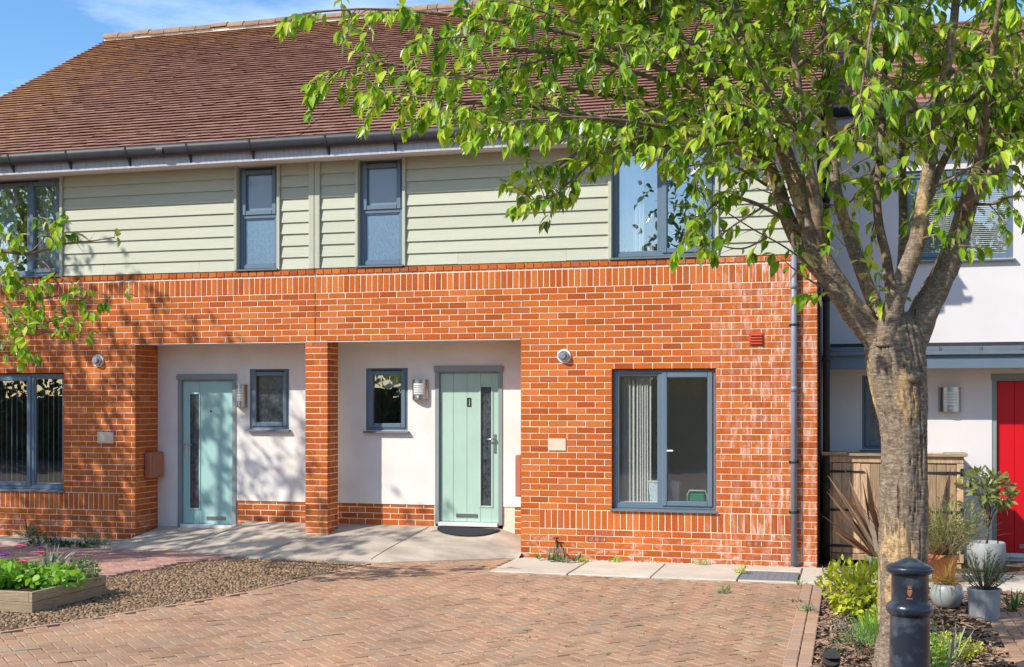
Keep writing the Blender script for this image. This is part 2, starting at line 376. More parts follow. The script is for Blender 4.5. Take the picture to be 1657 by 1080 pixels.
def inside(p, poly):
    x, y = p; r = False; n = len(poly)
    for i in range(n):
        (x0, y0), (x1, y1) = poly[i], poly[i-1]
        if (y0 > y) != (y1 > y) and x < (x1-x0)*(y-y0)/(y1-y0)+x0: r = not r
    return r
PB = {}
def block_mesh(l, wd, h=.05, b=.006):
    k = (round(l, 3), round(wd, 3), h)
    if k not in PB:
        mb = MB(); x, y = l/2, wd/2
        mb.add([(-x,-y,-h),(x,-y,-h),(x,y,-h),(-x,y,-h),(-x,-y,-b*.6),(x,-y,-b*.6),(x,y,-b*.6),(-x,y,-b*.6),(-x+b,-y+b,0),(x-b,-y+b,0),(x-b,y-b,0),(-x+b,y-b,0)],
               [(8,9,10,11),(4,5,9,8),(5,6,10,9),(6,7,11,10),(7,4,8,11),(0,1,5,4),(1,2,6,5),(2,3,7,6),(3,0,4,7)])
        PB[k] = mb
    return PB[k]
def lay_blocks(ground, spots, mat, keep, piece='paver', rest='far_pavers'):
    """spots: (x, y, z, angle, length, width). Nearest `keep` become parts, the rest one stuff part."""
    vis = []
    for sp in spots:
        px, py, Z = proj(sp[:3]); ok = -40 < px < 1700 and py < 1110
        vis.append((0 if ok else 1, Z, sp))
    vis.sort(key=lambda q: q[:2])
    cache = {}
    big = MB()
    for i, (_, _, (x, y, z, a, l, wd)) in enumerate(vis):
        m = block_mesh(l, wd)
        M = Matrix.Translation((x, y, z)) @ Matrix.Rotation(a, 4, 'Z') @ Matrix.Rotation(R.gauss(0, .006), 4, 'X') @ Matrix.Rotation(R.gauss(0, .004), 4, 'Y')
        if i < keep:
            k = (round(l, 3), round(wd, 3))
            if k not in cache: cache[k] = m.mesh(piece)
            o = mkobj(piece, cache[k], mat, ground); o.matrix_local = M
        else:
            big.add([M @ Vector(v) for v in m.v], m.f, R.random())
    if big.f: props(mkobj(rest, big.mesh(rest), mat, ground), kind='stuff')
def herringbone(poly, ang, z, l=.2, wd=.1, gap=.006):
    xs = [p[0] for p in poly]; ys = [p[1] for p in poly]; ca, sa = math.cos(ang), math.sin(ang)
    cx, cy = sum(xs)/len(xs), sum(ys)/len(ys); rr = max(max(xs)-min(xs), max(ys)-min(ys))
    n = int(rr/wd)+2; out = []
    for i in range(-n, n):
        for j in range(-n, n):
            t = (i-j) % 4
            if t == 0: u, v, a = (i+1)*wd, (j+.5)*wd, 0
            elif t == 3: u, v, a = (i+.5)*wd, (j+1)*wd, math.pi/2
            else: continue
            x, y = cx+u*ca-v*sa, cy+u*sa+v*ca
            if inside((x, y), poly): out.append((x, y, (z(x, y) if callable(z) else z)+R.gauss(0, .0018), ang+a+R.gauss(0, .012), l-gap+R.gauss(0, .001), wd-gap))
    # few distinct sizes so that meshes are shared
    return [(x, y, zz, a, round(l_, 2) if False else l-gap, w_) for x, y, zz, a, l_, w_ in out]

near = [(-9.5, -8.6), (-9.2, -6.9), (-6.576, -5.742), (-6.352, -5.252), (-6.022, -4.363), (-5.64, -3.33), (-5.475, -1.953), (-5.303, -.96)]
drive_poly = near + [(-4.9, -.55), (-3.85, -.10), (-3.7, -1.30), (-.46, -1.30), (-.46, -8.6)]
drive = sheet('driveway', drive_poly, -.022, 'bedding_sand')
lay_blocks(drive, herringbone(drive_poly, math.radians(45.6), 0.0), 'paver', 300)
# block edging rows between the drive and the planting bed
ed = sheet('kerb_edging', [(-.46, -8.6), (-.245, -8.6), (-.245, -1.30), (-.46, -1.30)], -.018, 'bedding_sand')
es = []
for r_, x in enumerate((-.405, -.302)):
    y = -1.33-.1*r_
    while y > -8.5:
        es.append((x, y-.1, .008+R.gauss(0, .0015), math.pi/2+R.gauss(0, .008), .195, .095)); y -= .202
lay_blocks(ed, es, 'edging', 90, 'edging_block', 'far_edging_blocks')
# flagged strip along the wall
fs_ = sheet('flagstone_strip', [(-3.85, -1.30), (2.5, -1.30), (2.5, 1.3), (-3.85, 1.3)], -.012, 'bedding_sand')
fx = [-3.80, -2.92, -2.02, -1.12, -.50, .33, 1.2, 2.1, 3.0]
fl_spots = []
for a, b in zip(fx, fx[1:]):
    mb = MB(); g = .008
    if a == -1.12:     # the flag that frames the inspection cover
        for (x0, x1, y0, y1) in ((a+g, b-g, -.47, -.1), (a+g, b-g, -1.29, -1.21)): mb.bbox(x0, x1, y0, y1, -.06, .012, .006, R.random())
    else:
        sk = .10*(R.random()-.3)
        mb.bbox(a+g, b-g, -1.29+.03*R.random(), -.1, -.06, .012+R.gauss(0, .003), .006, R.random())
    mkobj('flagstone', mb.mesh('flagstone'), 'concrete', fs_)
mb = MB(); mb.bbox(-1.12, -.52, -1.195, -.485, -.05, .006, .004)
mh = single('inspection_cover', mb, 'manhole', 'grey metal inspection cover set in the flagstones below the grey downpipe', 'drain cover')
rim = MB()
for k in range(9):
    y = -1.14+k*.072
    for q in range(8): rim.box(-1.09+q*.07, -1.04+q*.07, y, y+.03, .006, .010)
props(mkobj('tread_pattern', rim.mesh('tread_pattern'), 'manhole', mh), kind='stuff')

# gravel margin against the right wall
grv = MB()
def pebble(mb, x, y, z, r, var):
    a0 = R.random()*6.28; n = 6; sq = .55+.3*R.random(); st = .7+.5*R.random(); vs = []
    for (rr, zz) in ((1, 0), (.72, .62)):
        for k in range(n):
            a = a0+k*2*math.pi/n; q = r*rr*(.85+.3*R.random())
            vs.append((x+q*math.cos(a)*st, y+q*math.sin(a), z+zz*r*sq))
    vs.append((x, y, z+r*sq))
    fs = [(k, (k+1) % n, n+(k+1) % n, n+k) for k in range(n)] + [(n+k, n+(k+1) % n, 2*n) for k in range(n)]
    mb.add(vs, fs, var, True)
smat('gravel', (.60, .52, .42), (.42, .34, .27), 40, .9, var=.4)
for i in range(900):
    x = R.uniform(-3.75, -.36); y = -.10+.09*R.random()**1.0
    pebble(grv, x, y, .0, R.uniform(.008, .018), R.random())
single('wall_foot_gravel', grv, 'gravel', 'pale loose gravel along the foot of the brick wall', 'gravel', kind='stuff')

# porch ramp of concrete in front of and inside the two porches
def ramp_z(x, y):
    fy = front_y(x); t = min(1, max(0, (y-fy)/(.54-fy)))              # 0 at the front edge, 1 at the doors
    z = .012+(.29-.012)*t**.85
    kx = min(1, max(0, (x+4.2)/.42)); z -= kx*.14*t
    if x < -7.6: z -= .10*min(1, (-7.6-x)/.4)*t
    return max(z, .006)
def front_y(x):
    if x > -5.3: return -.15-.75*min(1, max(0, (-x-3.85)/1.3))
    if x > -6.4: return -.9
    return -1.0+.35*min(1, (-6.4-x)/1.6)
xs = [-12.6+i*.1 for i in range(0, 89)]; xs = [x for x in xs if x < -3.76]+[-3.76]
rm = MB(); vs = []; nyr = 18
for x in xs:
    fy = front_y(x)
    back = .56 if x > -8.98 else .02
    for j in range(nyr+1):
        y = fy+(back-fy)*j/nyr; z = ramp_z(x, y)
        if x < -8.97: z = .055
        vs.append((x, y, z))
    # front drop
fsx = []
for i in range(len(xs)-1):
    for j in range(nyr):
        a = i*(nyr+1)+j; fsx.append((a, a+nyr+1, a+nyr+2, a+1))
rm.add(vs, fsx, 0, False)
o0 = len(rm.v); lo = [(x, front_y(x)-.003, -.06) for x in xs]; rm.v += lo
for i in range(len(xs)-1):
    rm.f.append((i*(nyr+1), o0+i, o0+i+1, (i+1)*(nyr+1))); rm.var.append(0); rm.smooth.append(False)
ramp_o = single('porch_ramp', rm, 'ramp_concrete', kind='structure')
# dark joints between the cast bays
jt = MB()
for (xa, ya, xb, yb) in ((-6.75, -.8, -6.42, -.02), (-7.9, -.6, -7.72, .5), (-5.35, -.85, -5.1, .5), (-9.3, -.6, -9.1, -.02)):
    n = 10; vv = []
    for k in range(n+1):
        x = xa+(xb-xa)*k/n; y = ya+(yb-ya)*k/n; y = max(y, front_y(x)+.004); z = ramp_z(x, y)+.004 if x > -8.97 else .059
        vv += [(x-.005, y, z), (x+.005, y, z)]
    jt.add(vv, [(2*k, 2*k+1, 2*k+3, 2*k+2) for k in range(n)])
mkobj('bay_joint', jt.mesh('bay_joint'), 'bedding_sand', ramp_o)

# rose paving behind the cobbles
rose_poly = [(-13, -5.5), (-8.6, -5.5), (-7.9, -4.2), (-7.551, -2.761), (-7.358, -1.52), (-6.993, -.9), (-6.6, -.95), (-8, -.64), (-13, -.62)]
rose = sheet('courtyard_paving', rose_poly, -.006, 'bedding_sand')
lay_blocks(rose, herringbone(rose_poly, math.radians(45), .022), 'paver_rose', 200, 'paver', 'far_courtyard_pavers')
# cobble band sweeping from the planter to the porch
cob_poly = [(-9.4, -6.8), (-6.62, -5.742), (-6.39, -5.252), (-6.06, -4.363), (-5.68, -3.33), (-5.5, -1.953), (-5.30, -1.05), (-5.9, -.93), (-6.6, -.98), (-7.0, -.92), (-7.33, -1.52), (-7.53, -2.761), (-7.9, -4.2), (-8.6, -5.5), (-9.6, -6.0)]
smat('cobble', (.33, .215, .122), (.16, .10, .058), 9, .85, .5, 60, var=.5, dist=.006)
cobs = MB(); gx = .035
yy = -6.9; row = 0
while yy < -.9:
    xx = -9.7+(row % 2)*gx*.5
    while xx < -5.2:
        x = xx+R.gauss(0, .012); y = yy+R.gauss(0, .012)
        if inside((x, y), cob_poly): pebble(cobs, x, y, -.006+.004*R.random(), R.uniform(.011, .023), R.random())
        xx += gx
    yy += gx*.9; row += 1
cb = sheet('cobble_band', cob_poly, -.010, 'bedding_sand')
props(mkobj('cobbles', cobs.mesh('cobbles'), 'cobble', cb), kind='stuff', label='small rounded tan cobbles set in sand')
# timber / stone kerb pieces between cobbles and drive
kb = MB()
pts = [(-6.60, -5.72), (-6.37, -5.25), (-6.04, -4.363), (-5.66, -3.33), (-5.49, -1.953), (-5.31, -.98)]
for (a, b) in zip(pts, pts[1:]):
    n = 5
    for k in range(n):
        p = Vector((a[0]+(b[0]-a[0])*k/n, a[1]+(b[1]-a[1])*k/n)); q = Vector((a[0]+(b[0]-a[0])*(k+.97)/n, a[1]+(b[1]-a[1])*(k+.97)/n))
        d = (q-p).normalized(); nrm = Vector((-d.y, d.x))*.025
        z0, z1 = -.05, .004+R.gauss(0, .003)
        c = [p+nrm, p-nrm, q-nrm, q+nrm]
        kb.add([(v.x, v.y, z0) for v in c]+[(v.x, v.y, z1) for v in c], [(0,3,2,1),(4,5,6,7),(0,1,5,4),(1,2,6,5),(2,3,7,6),(3,0,4,7)], R.random())
props(mkobj('cobble_kerb', kb.mesh('cobble_kerb'), 'edging', cb))
# planting bed and the red block path right of it
bed_poly = [(-.245, -8.6), (-.245, -1.32), (1.9, -1.32), (1.9, -2.45), (.99, -2.62), (1.14, -3.3), (1.05, -8.6)]
bed = MB(); nb = 40; vsb = []
import itertools
for i in range(nb+1):
    for j in range(nb+1):
        x = -.245+(1.9+.245)*i/nb; y = -8.6+7.28*j/nb
        vsb.append((x, y, -.03+.05*mnoise.noise(Vector((x*3, y*3, 0)))+.02))
fb = []
for i in range(nb):
    for j in range(nb):
        x = -.245+2.145*(i+.5)/nb; y = -8.6+7.28*(j+.5)/nb
        if inside((x, y), bed_poly): fb.append((i*(nb+1)+j, (i+1)*(nb+1)+j, (i+1)*(nb+1)+j+1, i*(nb+1)+j+1))
bed.add(vsb, fb, 0, True); bedo = single('planting_bed', bed, 'soil', kind='structure')
chips = MB()
for i in range(9000):
    x = R.uniform(-.235, 1.85); y = R.uniform(-6.4, -1.36)
    if not inside((x, y), bed_poly): continue
    z = .0+.05*mnoise.noise(Vector((x*3, y*3, 0)))+R.uniform(0, .012)
    l, wd, t = R.uniform(.010, .032), R.uniform(.004, .010), .003
    M = Matrix.Translation((x, y, z)) @ Matrix.Rotation(R.random()*6.28, 4, 'Z') @ Matrix.Rotation(R.gauss(0, .35), 4, 'X') @ Matrix.Rotation(R.gauss(0, .3), 4, 'Y')
    b_ = MB(); b_.box(-l, l, -wd, wd, 0, t); chips.add([M @ Vector(v) for v in b_.v], b_.f, R.random())
props(mkobj('bark_mulch', chips.mesh('bark_mulch'), 'bark_chip', bedo), kind='stuff')
path_poly = [(1.0, -8.6), (1.14, -3.3), (.99, -2.62), (1.9, -2.45), (4.5, -2.3), (4.5, -8.6)]
path = sheet('garden_path', path_poly, -.02, 'bedding_sand')
lay_blocks(path, herringbone(path_poly, math.radians(0), .004), 'paver', 90, 'paver', 'far_path_pavers')

# ------------------------------------------------------------------ brickwork
BM = {}
def brick_mb(wd, h, d=.10, b=.003):
    k = (round(wd, 3), round(h, 3), d)
    if k not in BM:
        mb = MB(); x, z = k[0]/2, k[1]/2
        mb.add([(-x+b,0,-z+b),(x-b,0,-z+b),(x-b,0,z-b),(-x+b,0,z-b),(-x,b,-z),(x,b,-z),(x,b,z),(-x,b,z),(-x,d,-z),(x,d,-z),(x,d,z),(-x,d,z)],
               [(0,1,2,3),(4,5,1,0),(5,6,2,1),(6,7,3,2),(7,4,0,3),(8,9,5,4),(9,10,6,5),(10,11,7,6),(11,8,4,7)])
        BM[k] = [mb, None]
    return BM[k]
ZG = -.015
def courses(x0, x1, z0, z1, openings, phase=0.0, y=0.0, rot=0.0, depth=.10):
    """running-bond bricks on a plane; openings are (x0,x1,z0,z1)"""
    out = []; k = int(round((z0-ZG)/.075))
    while ZG+k*.075 < z1-.02:
        za = ZG+k*.075; zb = za+.075
        segs = [(x0, x1)]
        for (a, b, c, d) in openings:
            if c < zb-.012 and d > za+.012:
                ns = []
                for (p, q) in segs:
                    if b <= p or a >= q: ns.append((p, q)); continue
                    if a > p+.02: ns.append((p, a))
                    if b < q-.02: ns.append((b, q))
                segs = ns
        off = phase+(.1125 if k % 2 else 0)
        for (p, q) in segs:
            n0 = math.floor((p-off)/.225); js = []
            n = n0
            while off+n*.225 < q+.3: js.append(off+n*.225); n += 1
            js = [j for j in js if p+.055 < j < q-.055]
            ed_ = [p]+js+[q]
            for i, (a, b) in enumerate(zip(ed_, ed_[1:])):
                aa = a+(.0043 if i else 0); bb = b-(.0043 if i < len(ed_)-2 else 0)
                out.append([(aa+bb)/2, y, (za+zb)/2, bb-aa, .0665, rot, depth])
        k += 1
    return out
def soldiers(x0, x1, z0, z1, y=0.0, pitch=.075, hgt=None):
    n = max(1, round((x1-x0)/pitch)); p = (x1-x0)/n; h = (z1-z0)-.010
    return [[x0+p*(i+.5), y, (z0+z1)/2, p-.010, h, 0.0, .10] for i in range(n)]
def to_side(bl, X, sign=1):
    """turn bricks laid out with x as depth into a panel facing +X (or -X)"""
    return [[X, c[0], c[2], c[3], c[4], sign*math.pi/2, .02] for c in bl]
def lay_bricks(part, bl, keep, name='brick', rest='far_bricks'):
    sc_ = []
    for b in bl:
        px, py, Z = proj((b[0], b[1], b[2])); ok = 0 <= px <= 1657 and 0 <= py <= 1080
        sc_.append((0 if ok else 1, -b[3]*b[4]/(Z*Z)*(1 if abs(b[5]) < .1 else .35), b))
    sc_.sort(key=lambda q: q[:2])
    big = MB()
    for i, (bad, _, (x, y, z, wd, h, rot, dep)) in enumerate(sc_):
        ent = brick_mb(wd, h, dep)
        j = Vector((0, R.gauss(0, .0007), 0))
        M = Matrix.Translation((x, y, z)) @ Matrix.Rotation(rot, 4, 'Z') @ Matrix.Translation(j) @ Matrix.Rotation(R.gauss(0, .004), 4, 'Y') @ Matrix.Rotation(R.gauss(0, .004), 4, 'Z')
        if i < keep and not bad:
            if ent[1] is None: ent[1] = ent[0].mesh(name); ent[1].materials.append(MATS['brick'])
            o = mkobj(name, ent[1], None, part); o.matrix_local = M
        else:
            big.add([M @ Vector(v) for v in ent[0].v], ent[0].f, R.random())
    if big.f: props(mkobj(rest, big.mesh(rest), 'brick', part), kind='stuff')
def wall_body(mb, x0, x1, z0, z1, openings, y0, y1, grow=.006):
    ops = [(a-grow, b+grow, c-grow, d+grow) for a, b, c, d in openings]
    xs = sorted({x0, x1, *[min(max(v, x0), x1) for o in ops for v in o[:2]]}); zs = sorted({z0, z1, *[min(max(v, z0), z1) for o in ops for v in o[2:]]})
    for xa, xb in zip(xs, xs[1:]):
        run = None
        for za, zb in zip(zs, zs[1:]):
            mx_, mz_ = (xa+xb)/2, (za+zb)/2
            solid = not any(a < mx_ < b and c < mz_ < d for a, b, c, d in ops)
            if solid: run = (run[0], zb) if run else (za, zb)
            if run and (not solid or zb == zs[-1]):
                mb.box(xa, xb, y0, y1, run[0], run[1]); run = None
    return mb

def bars(mb, x0, x1, z0, z1, y0, y1, t, b=.005):
    mb.bbox(x0, x0+t, y0, y1, z0, z1, b); mb.bbox(x1-t, x1, y0, y1, z0, z1, b)
    mb.bbox(x0+t, x1-t, y0+.001, y1, z0, z0+t, b); mb.bbox(x0+t, x1-t, y0+.001, y1, z1-t, z1, b)
def pane(th, parent, x0, x1, z0, z1, y, mat='glass'):
    mb = MB(); mb.box(x0, x1, y, y+.006, z0, z1); return th.part('pane', mb, mat, parent)
def room(th, x0, x1, z0, z1, y0, y1, mat='room_wall', face=True):
    """interior box, closed on all sides but the front"""
    mb = MB()
    mb.add([(x0,y0,z0),(x1,y0,z0),(x1,y1,z0),(x0,y1,z0),(x0,y0,z1),(x1,y0,z1),(x1,y1,z1),(x0,y1,z1)], [(0,3,2,1),(4,5,6,7),(1,2,6,5),(2,3,7,6),(3,0,4,7)])
    return th.part('room_interior', mb, mat)
def window(th, x0, x1, z0, z1, y, lights, sill=.03, vent=True, glass='glass', sill_y=.07, label=None, sillx=.02, frame_mat='frame_grey'):
    """lights: list of (xa, xb, za, zb, opening, glassname) in 0..1 window fractions"""
    fr = MB(); t = .052
    bars(fr, x0, x1, z0, z1, y, y+.07, t)
    wf = th.part('window', fr, frame_mat, label=label)
    W, Hh = x1-x0, z1-z0
    for (a, b, c, d, op, gl) in lights:
        xa, xb, za, zb = x0+a*W, x0+b*W, z0+c*Hh, z0+d*Hh
        if a <= 0: xa = x0+t
        if b >= 1: xb = x1-t
        if c <= 0: za = z0+t
        if d >= 1: zb = z1-t
        if a > 0:
            mu = MB(); mu.bbox(xa-.03, xa+.03, y+.002, y+.068, z0+t, z1-t, .004); th.part('mullion', mu, frame_mat, wf); xa += .03
        if b < 1: xb -= .03
        if d < 1:
            mu = MB(); mu.bbox(x0+t, x1-t, y+.002, y+.068, zb-.03, zb+.03, .004); th.part('transom', mu, frame_mat, wf); zb -= .03
        if c > 0: za += .03
        if op:
            s_ = MB(); bars(s_, xa-.018, xb+.018, za-.018, zb+.018, y-.016, y+.05, .058, .007)
            th.part('sash', s_, frame_mat, wf); m_ = .040
        else:
            s_ = MB(); bars(s_, xa-.004, xb+.004, za-.004, zb+.004, y+.012, y+.05, .022, .006)
            th.part('glazing_bead', s_, frame_mat, wf); m_ = .016
        pane(th, wf, xa+m_-.004, xb-m_+.004, za+m_-.004, zb-m_+.004, y+.028, gl or glass)
    if vent:
        v = MB(); L = min(.42, W*.36); c_ = (x0+x1)/2; v.bbox(c_-L, c_+L*(1 if W < 1 else .55), y-.012, y-.0005, z1-.036, z1-.018, .003); th.part('trickle_vent', v, 'black_iron' if glass != 'glass' else 'sill_grey', wf)
    if sill:
        s_ = MB(); yo = y-sill_y
        s_.add([(x0-sillx,yo,z0-.032),(x1+sillx,yo,z0-.032),(x1+sillx,y+.01,z0-.032),(x0-sillx,y+.01,z0-.032),(x0-sillx,yo,z0-.012),(x1+sillx,yo,z0-.012),(x1+sillx,y+.01,z0-.001),(x0-sillx,y+.01,z0-.001)],
               [(0,3,2,1),(4,5,6,7),(0,1,5,4),(1,2,6,5),(2,3,7,6),(3,0,4,7)])
        th.part('sill', s_, 'sill_grey', wf)
    return wf

XL, XP, XR = -12.53, -6.43, -.349       # gable end, party line, right corner
house_l = Thing('terraced_house', (-9.4, 0, 0), 'brick and sage boarded terraced house with pale aqua front door, dappled by tree shade', 'house', 'brick terraced houses')
house_r = Thing('terraced_house', (-3.4, 0, 0), 'sunlit brick and sage boarded terraced house with mint front door and grey downpipe', 'house', 'brick terraced houses')
LW = (-11.24, -10.04, .66, 2.235); LP = (-8.965, -6.563, -.3, 2.61)
RW = (-2.675, -1.473, .585, 2.235); RP = (-6.262, -3.775, -.3, 2.61)
ZS0, ZS1, ZT = 3.21, 3.435, 3.51
def facade(th, x0, x1, win, porch, phase, sold, keep):
    mb = MB(); wall_body(mb, x0, x1, -.3, ZT-.004, [win, porch], .0045, .10)
    part = th.part('brick_wall', mb, 'mortar')
    ops = [win, porch]+[(sold[0], sold[1], sold[2], sold[3])]
    bl = courses(x0, x1, -.165, ZS0-.001, ops, phase)
    bl += soldiers(max(sold[0], x0), sold[1], sold[2], sold[3])
    bl += soldiers(x0, x1, ZS0, ZS1-.012)
    cap_ = [[c[0], -.012, c[2], c[3], c[4], c[5], c[6]] for c in soldiers(x0, x1, ZS1+.004, ZT, pitch=.1125)]
    bl += cap_
    return part, bl
pl, bl_l = facade(house_l, XL, XP-.006, LW, LP, XP-.006, (-12.0, -9.212, .435, .66), 300)
pr, bl_r = facade(house_r, XP+.006, XR, RW, RP, -3.775, (-3.553, -.63, .36, .585), 300)
# jamb faces of the porches
jl = courses(.006, .54, -.015, 2.609, [], .006); bl_l += to_side(jl, -8.963)
gb = courses(.006, 1.35, -.09, ZT, [], .006); bl_r += to_side(gb, XR+.002)
mb = MB(); mb.box(-9.06, -8.969, .10, .54, -.3, 2.61); house_l.part('porch_jamb', mb, 'mortar')
mb = MB(); mb.box(-3.769, -3.68, .10, .54, -.3, 2.61); house_r.part('porch_jamb', mb, 'mortar')
bl_r += [[-3.777, c[0], c[2], c[3], c[4], -math.pi/2, .02] for c in courses(.006, .54, -.015, 2.609, [], .006)]
lay_bricks(pl, bl_l, 300); lay_bricks(pr, bl_r, 300)
# gable ends, rear and inner leaf
smat('brick_plain', (.50, .14, .045), (.40, .10, .035), 8, .9, .2, 60)
def gable(th, x0, x1):
    mb = MB(); zs = [(.10, -.3), (.10, 4.86), (4.85, 7.95), (9.6, 4.86), (9.6, -.3)]
    n = len(zs); vs = [(x0, y, z) for y, z in zs]+[(x1, y, z) for y, z in zs]
    mb.add(vs, [tuple(range(n))[::-1], tuple(range(n, 2*n))]+[(i, (i+1) % n, n+(i+1) % n, n+i) for i in range(n)])
    th.part('gable_wall', mb, 'brick_plain')
gable(house_l, XL, XL+.10); gable(house_r, XR-.10, XR-.006)
for th, a, b in ((house_l, XL+.10, XP-.006), (house_r, XP+.006, XR-.10)):
    mb = MB(); mb.box(a, b, 9.5, 9.6, -.3, 4.9); th.part('rear_wall', mb, 'brick_plain')

# central pier between the porches
px0, px1, py1 = -6.563, -6.262, .33
mb = MB(); mb.box(px0+.0025, px1-.0025, .0025, py1-.0025, -.2, 2.604); pier = house_r.part('porch_pier', mb, 'mortar', label='brick pier between the two porches')
bp = []
k = 2
while ZG+k*.075 < 2.6:
    zc = ZG+(k+.5)*.075; big_ = .190; sm = .101
    if k % 2: bp += [[px0+.095, 0, zc, .190, .065, 0, .05], [px1-.0505, 0, zc, .101, .065, 0, .05]]
    else: bp += [[px0+.0505, 0, zc, .101, .065, 0, .05], [px1-.095, 0, zc, .190, .065, 0, .05]]
    for sx, X in ((1, px1+.0015), (-1, px0-.0015)):
        if k % 2: bp += [[X, .109, zc, .205, .065, sx*math.pi/2, .02], [X, .272, zc, .100, .065, sx*math.pi/2, .02]]
        else: bp += [[X, .056, zc, .100, .065, sx*math.pi/2, .02], [X, .219, zc, .205, .065, sx*math.pi/2, .02]]
    k += 1
lay_bricks(pier, bp, 120, rest='hidden_pier_bricks')

# ------------------------------------------------------------------ porches: render, plinth, soffit, lintel
def porch(th, x0, x1, door, win, plinth):
    mb = MB(); wall_body(mb, x0, x1, .555, 2.62, [door, win], .54, .66, 0.0); part = th.part('porch_wall', mb, 'render')
    for (a, b) in ((x0, door[0]), (door[1], x1)):
        low = MB(); low.box(a, b, .5522, .66, -.3, .5545); pp = th.part('plinth', low, 'mortar')
        bl = []
        for (p, q) in plinth:
            if a-.05 < (p+q)/2 < b+.05: bl += courses(p, q, .06, .55, [], p, y=.5495, depth=.02)
        if bl: lay_bricks(pp, bl, 60)
    s = MB(); s.box(x0, x1, .102, .60, 2.606, 2.66); th.part('porch_soffit', s, 'render')
    l = MB(); l.box(x0+.003, x1-.003, -.006, .10, 2.600, 2.608); th.part('lintel_edge', l, 'white_plastic')
DL = (-8.66, -7.80, .19, 2.21); WLp = (-7.606, -7.04, 1.50, 2.285)
DR = (-5.035, -4.15, .31, 2.295); WRp = (-5.97, -5.40, 1.49, 2.285)
porch(house_l, -8.965, XP, DL, WLp, [(-7.79, XP)])
mb = MB(); mb.box(-8.963, -8.665, .536, .5545, -.1, .556); house_l.part('render_return', mb, 'render')
porch(house_r, XP, -3.775, DR, WRp, [(XP, -5.05), (-4.0, -3.78)])

def door(th, x0, x1, z0, z1, y, mat, glass_side, frame='doorframe', grooves=True, latch=1):
    fr = MB(); t = .055
    fr.bbox(x0, x0+t, y-.012, y+.10, z0, z1, .004); fr.bbox(x1-t, x1, y-.012, y+.10, z0, z1, .004)
    fr.bbox(x0+t, x1-t, y-.011, y+.10, z1-.075, z1, .004); fr.bbox(x0-.01, x1+.01, y-.03, y-.0125, z1-.06, z1+.012, .004)
    d = th.part('door', fr, frame)
    th_ = MB(); th_.bbox(x0+t, x1-t, y-.05, y+.10, z0-.02, z0+.028, .004); th.part('threshold', th_, 'white_plastic', d)
    a, b, c, e = x0+t+.004, x1-t-.004, z0+.032, z1-.078; yd = y+.028
    gx0, gx1 = (b-.235, b-.09) if glass_side > 0 else (a+.10, a+.245)
    gz0, gz1 = c+.20, e-.17
    lf = MB()
    # leaf built from panels round the glazed slot; board grooves are real gaps
    edges = [a]
    if grooves:
        lo_, hi_ = (a+.02, gx0-.035) if glass_side > 0 else (gx1+.035, b-.02)
        n = 4 if glass_side > 0 else 1
    lf.bbox(a, gx0, yd, yd+.045, c, e, .003) if not grooves or glass_side < 0 else None
    if grooves and glass_side > 0:
        n = 3; wv = (gx0-a)/n
        for i in range(n): lf.bbox(a+i*wv, a+(i+1)*wv-.0015, yd, yd+.045, c, e, .004)
    lf.bbox(gx1, b, yd, yd+.045, c, e, .003)
    lf.bbox(gx0+.0005, gx1-.0005, yd+.0003, yd+.045, c, gz0, .002); lf.bbox(gx0+.0005, gx1-.0005, yd+.0003, yd+.045, gz1, e, .002)
    leaf = th.part('leaf', lf, mat, d)
    gb_ = MB(); bars(gb_, gx0-.018, gx1+.018, gz0-.018, gz1+.018, yd-.010, yd+.010, .024, .004); th.part('glazing_surround', gb_, mat, d)
    gp = MB(); gp.box(gx0+.003, gx1-.003, yd+.012, yd+.018, gz0+.003, gz1-.003); th.part('glass_slot', gp, 'glass_dark', d)
    lp = MB(); cxl = a+(gx0-a)*.66 if glass_side > 0 else (gx1+b)/2
    lz = c+.075; bars(lp, cxl-.14, cxl+.14, lz-.022, lz+.026, yd-.010, yd-.0005, .012, .002); lp.bbox(cxl-.127, cxl+.127, yd-.007, yd-.0006, lz-.009, lz+.013, .002); th.part('letter_plate', lp, 'metal', d)
    hx = b-.045 if glass_side > 0 else a+.045
    hz = c+.98 if glass_side > 0 else c+1.0
    h = MB(); h.bbox(hx-.016, hx+.016, yd-.008, yd-.0004, hz-.12, hz+.12, .004); h.tube([(hx, yd-.008, hz+.06), (hx, yd-.045, hz+.06), (hx-.02*glass_side, yd-.05, hz+.06), (hx-.11*glass_side, yd-.05, hz+.055)], .009, 8)
    h.tube([(hx, yd-.012, hz-.06), (hx, yd-.004, hz-.06)], .011, 10); th.part('handle', h, 'metal', d)
    kx = cxl+.03 if glass_side > 0 else cxl
    if glass_side > 0:
        kn = MB(); kz = c+1.50; bars(kn, kx-.024, kx+.024, kz-.055, kz+.055, yd-.012, yd-.0005, .011, .003); kn.tube([(kx, yd-.014, kz+.04), (kx, yd-.026, kz+.02), (kx, yd-.026, kz-.03)], .007, 8); th.part('knocker', kn, 'black_iron', d)
    else:
        kn = MB(); kz = c+1.50; kn.tube([(kx-.08, yd-.006, kz), (kx-.08, yd+.001, kz)], .012, 12); th.part('spyhole', kn, 'black_iron', d)
    return d
def dark_glass():
    m, t, b = newmat('glass_dark')
    lk(t, ramp(t, noise_node(t, 18, 6, .7, (1.5, 1, 1)), [(.35, (.015, .02, .025)), (.72, (.10, .115, .13))]), b.inputs['Base Color'])
    b.inputs['Roughness'].default_value = .12; b.inputs['Specular IOR Level'].default_value = .6
    bump(t, b, noise_node(t, 40, 5, .7), .25, .006)
dark_glass()
door(house_l, DL[0], DL[1], DL[2]+.01, DL[3], .54, 'door_aqua', -1)
door(house_r, DR[0], DR[1], DR[2]+.01, DR[3], .54, 'door_sage', 1)
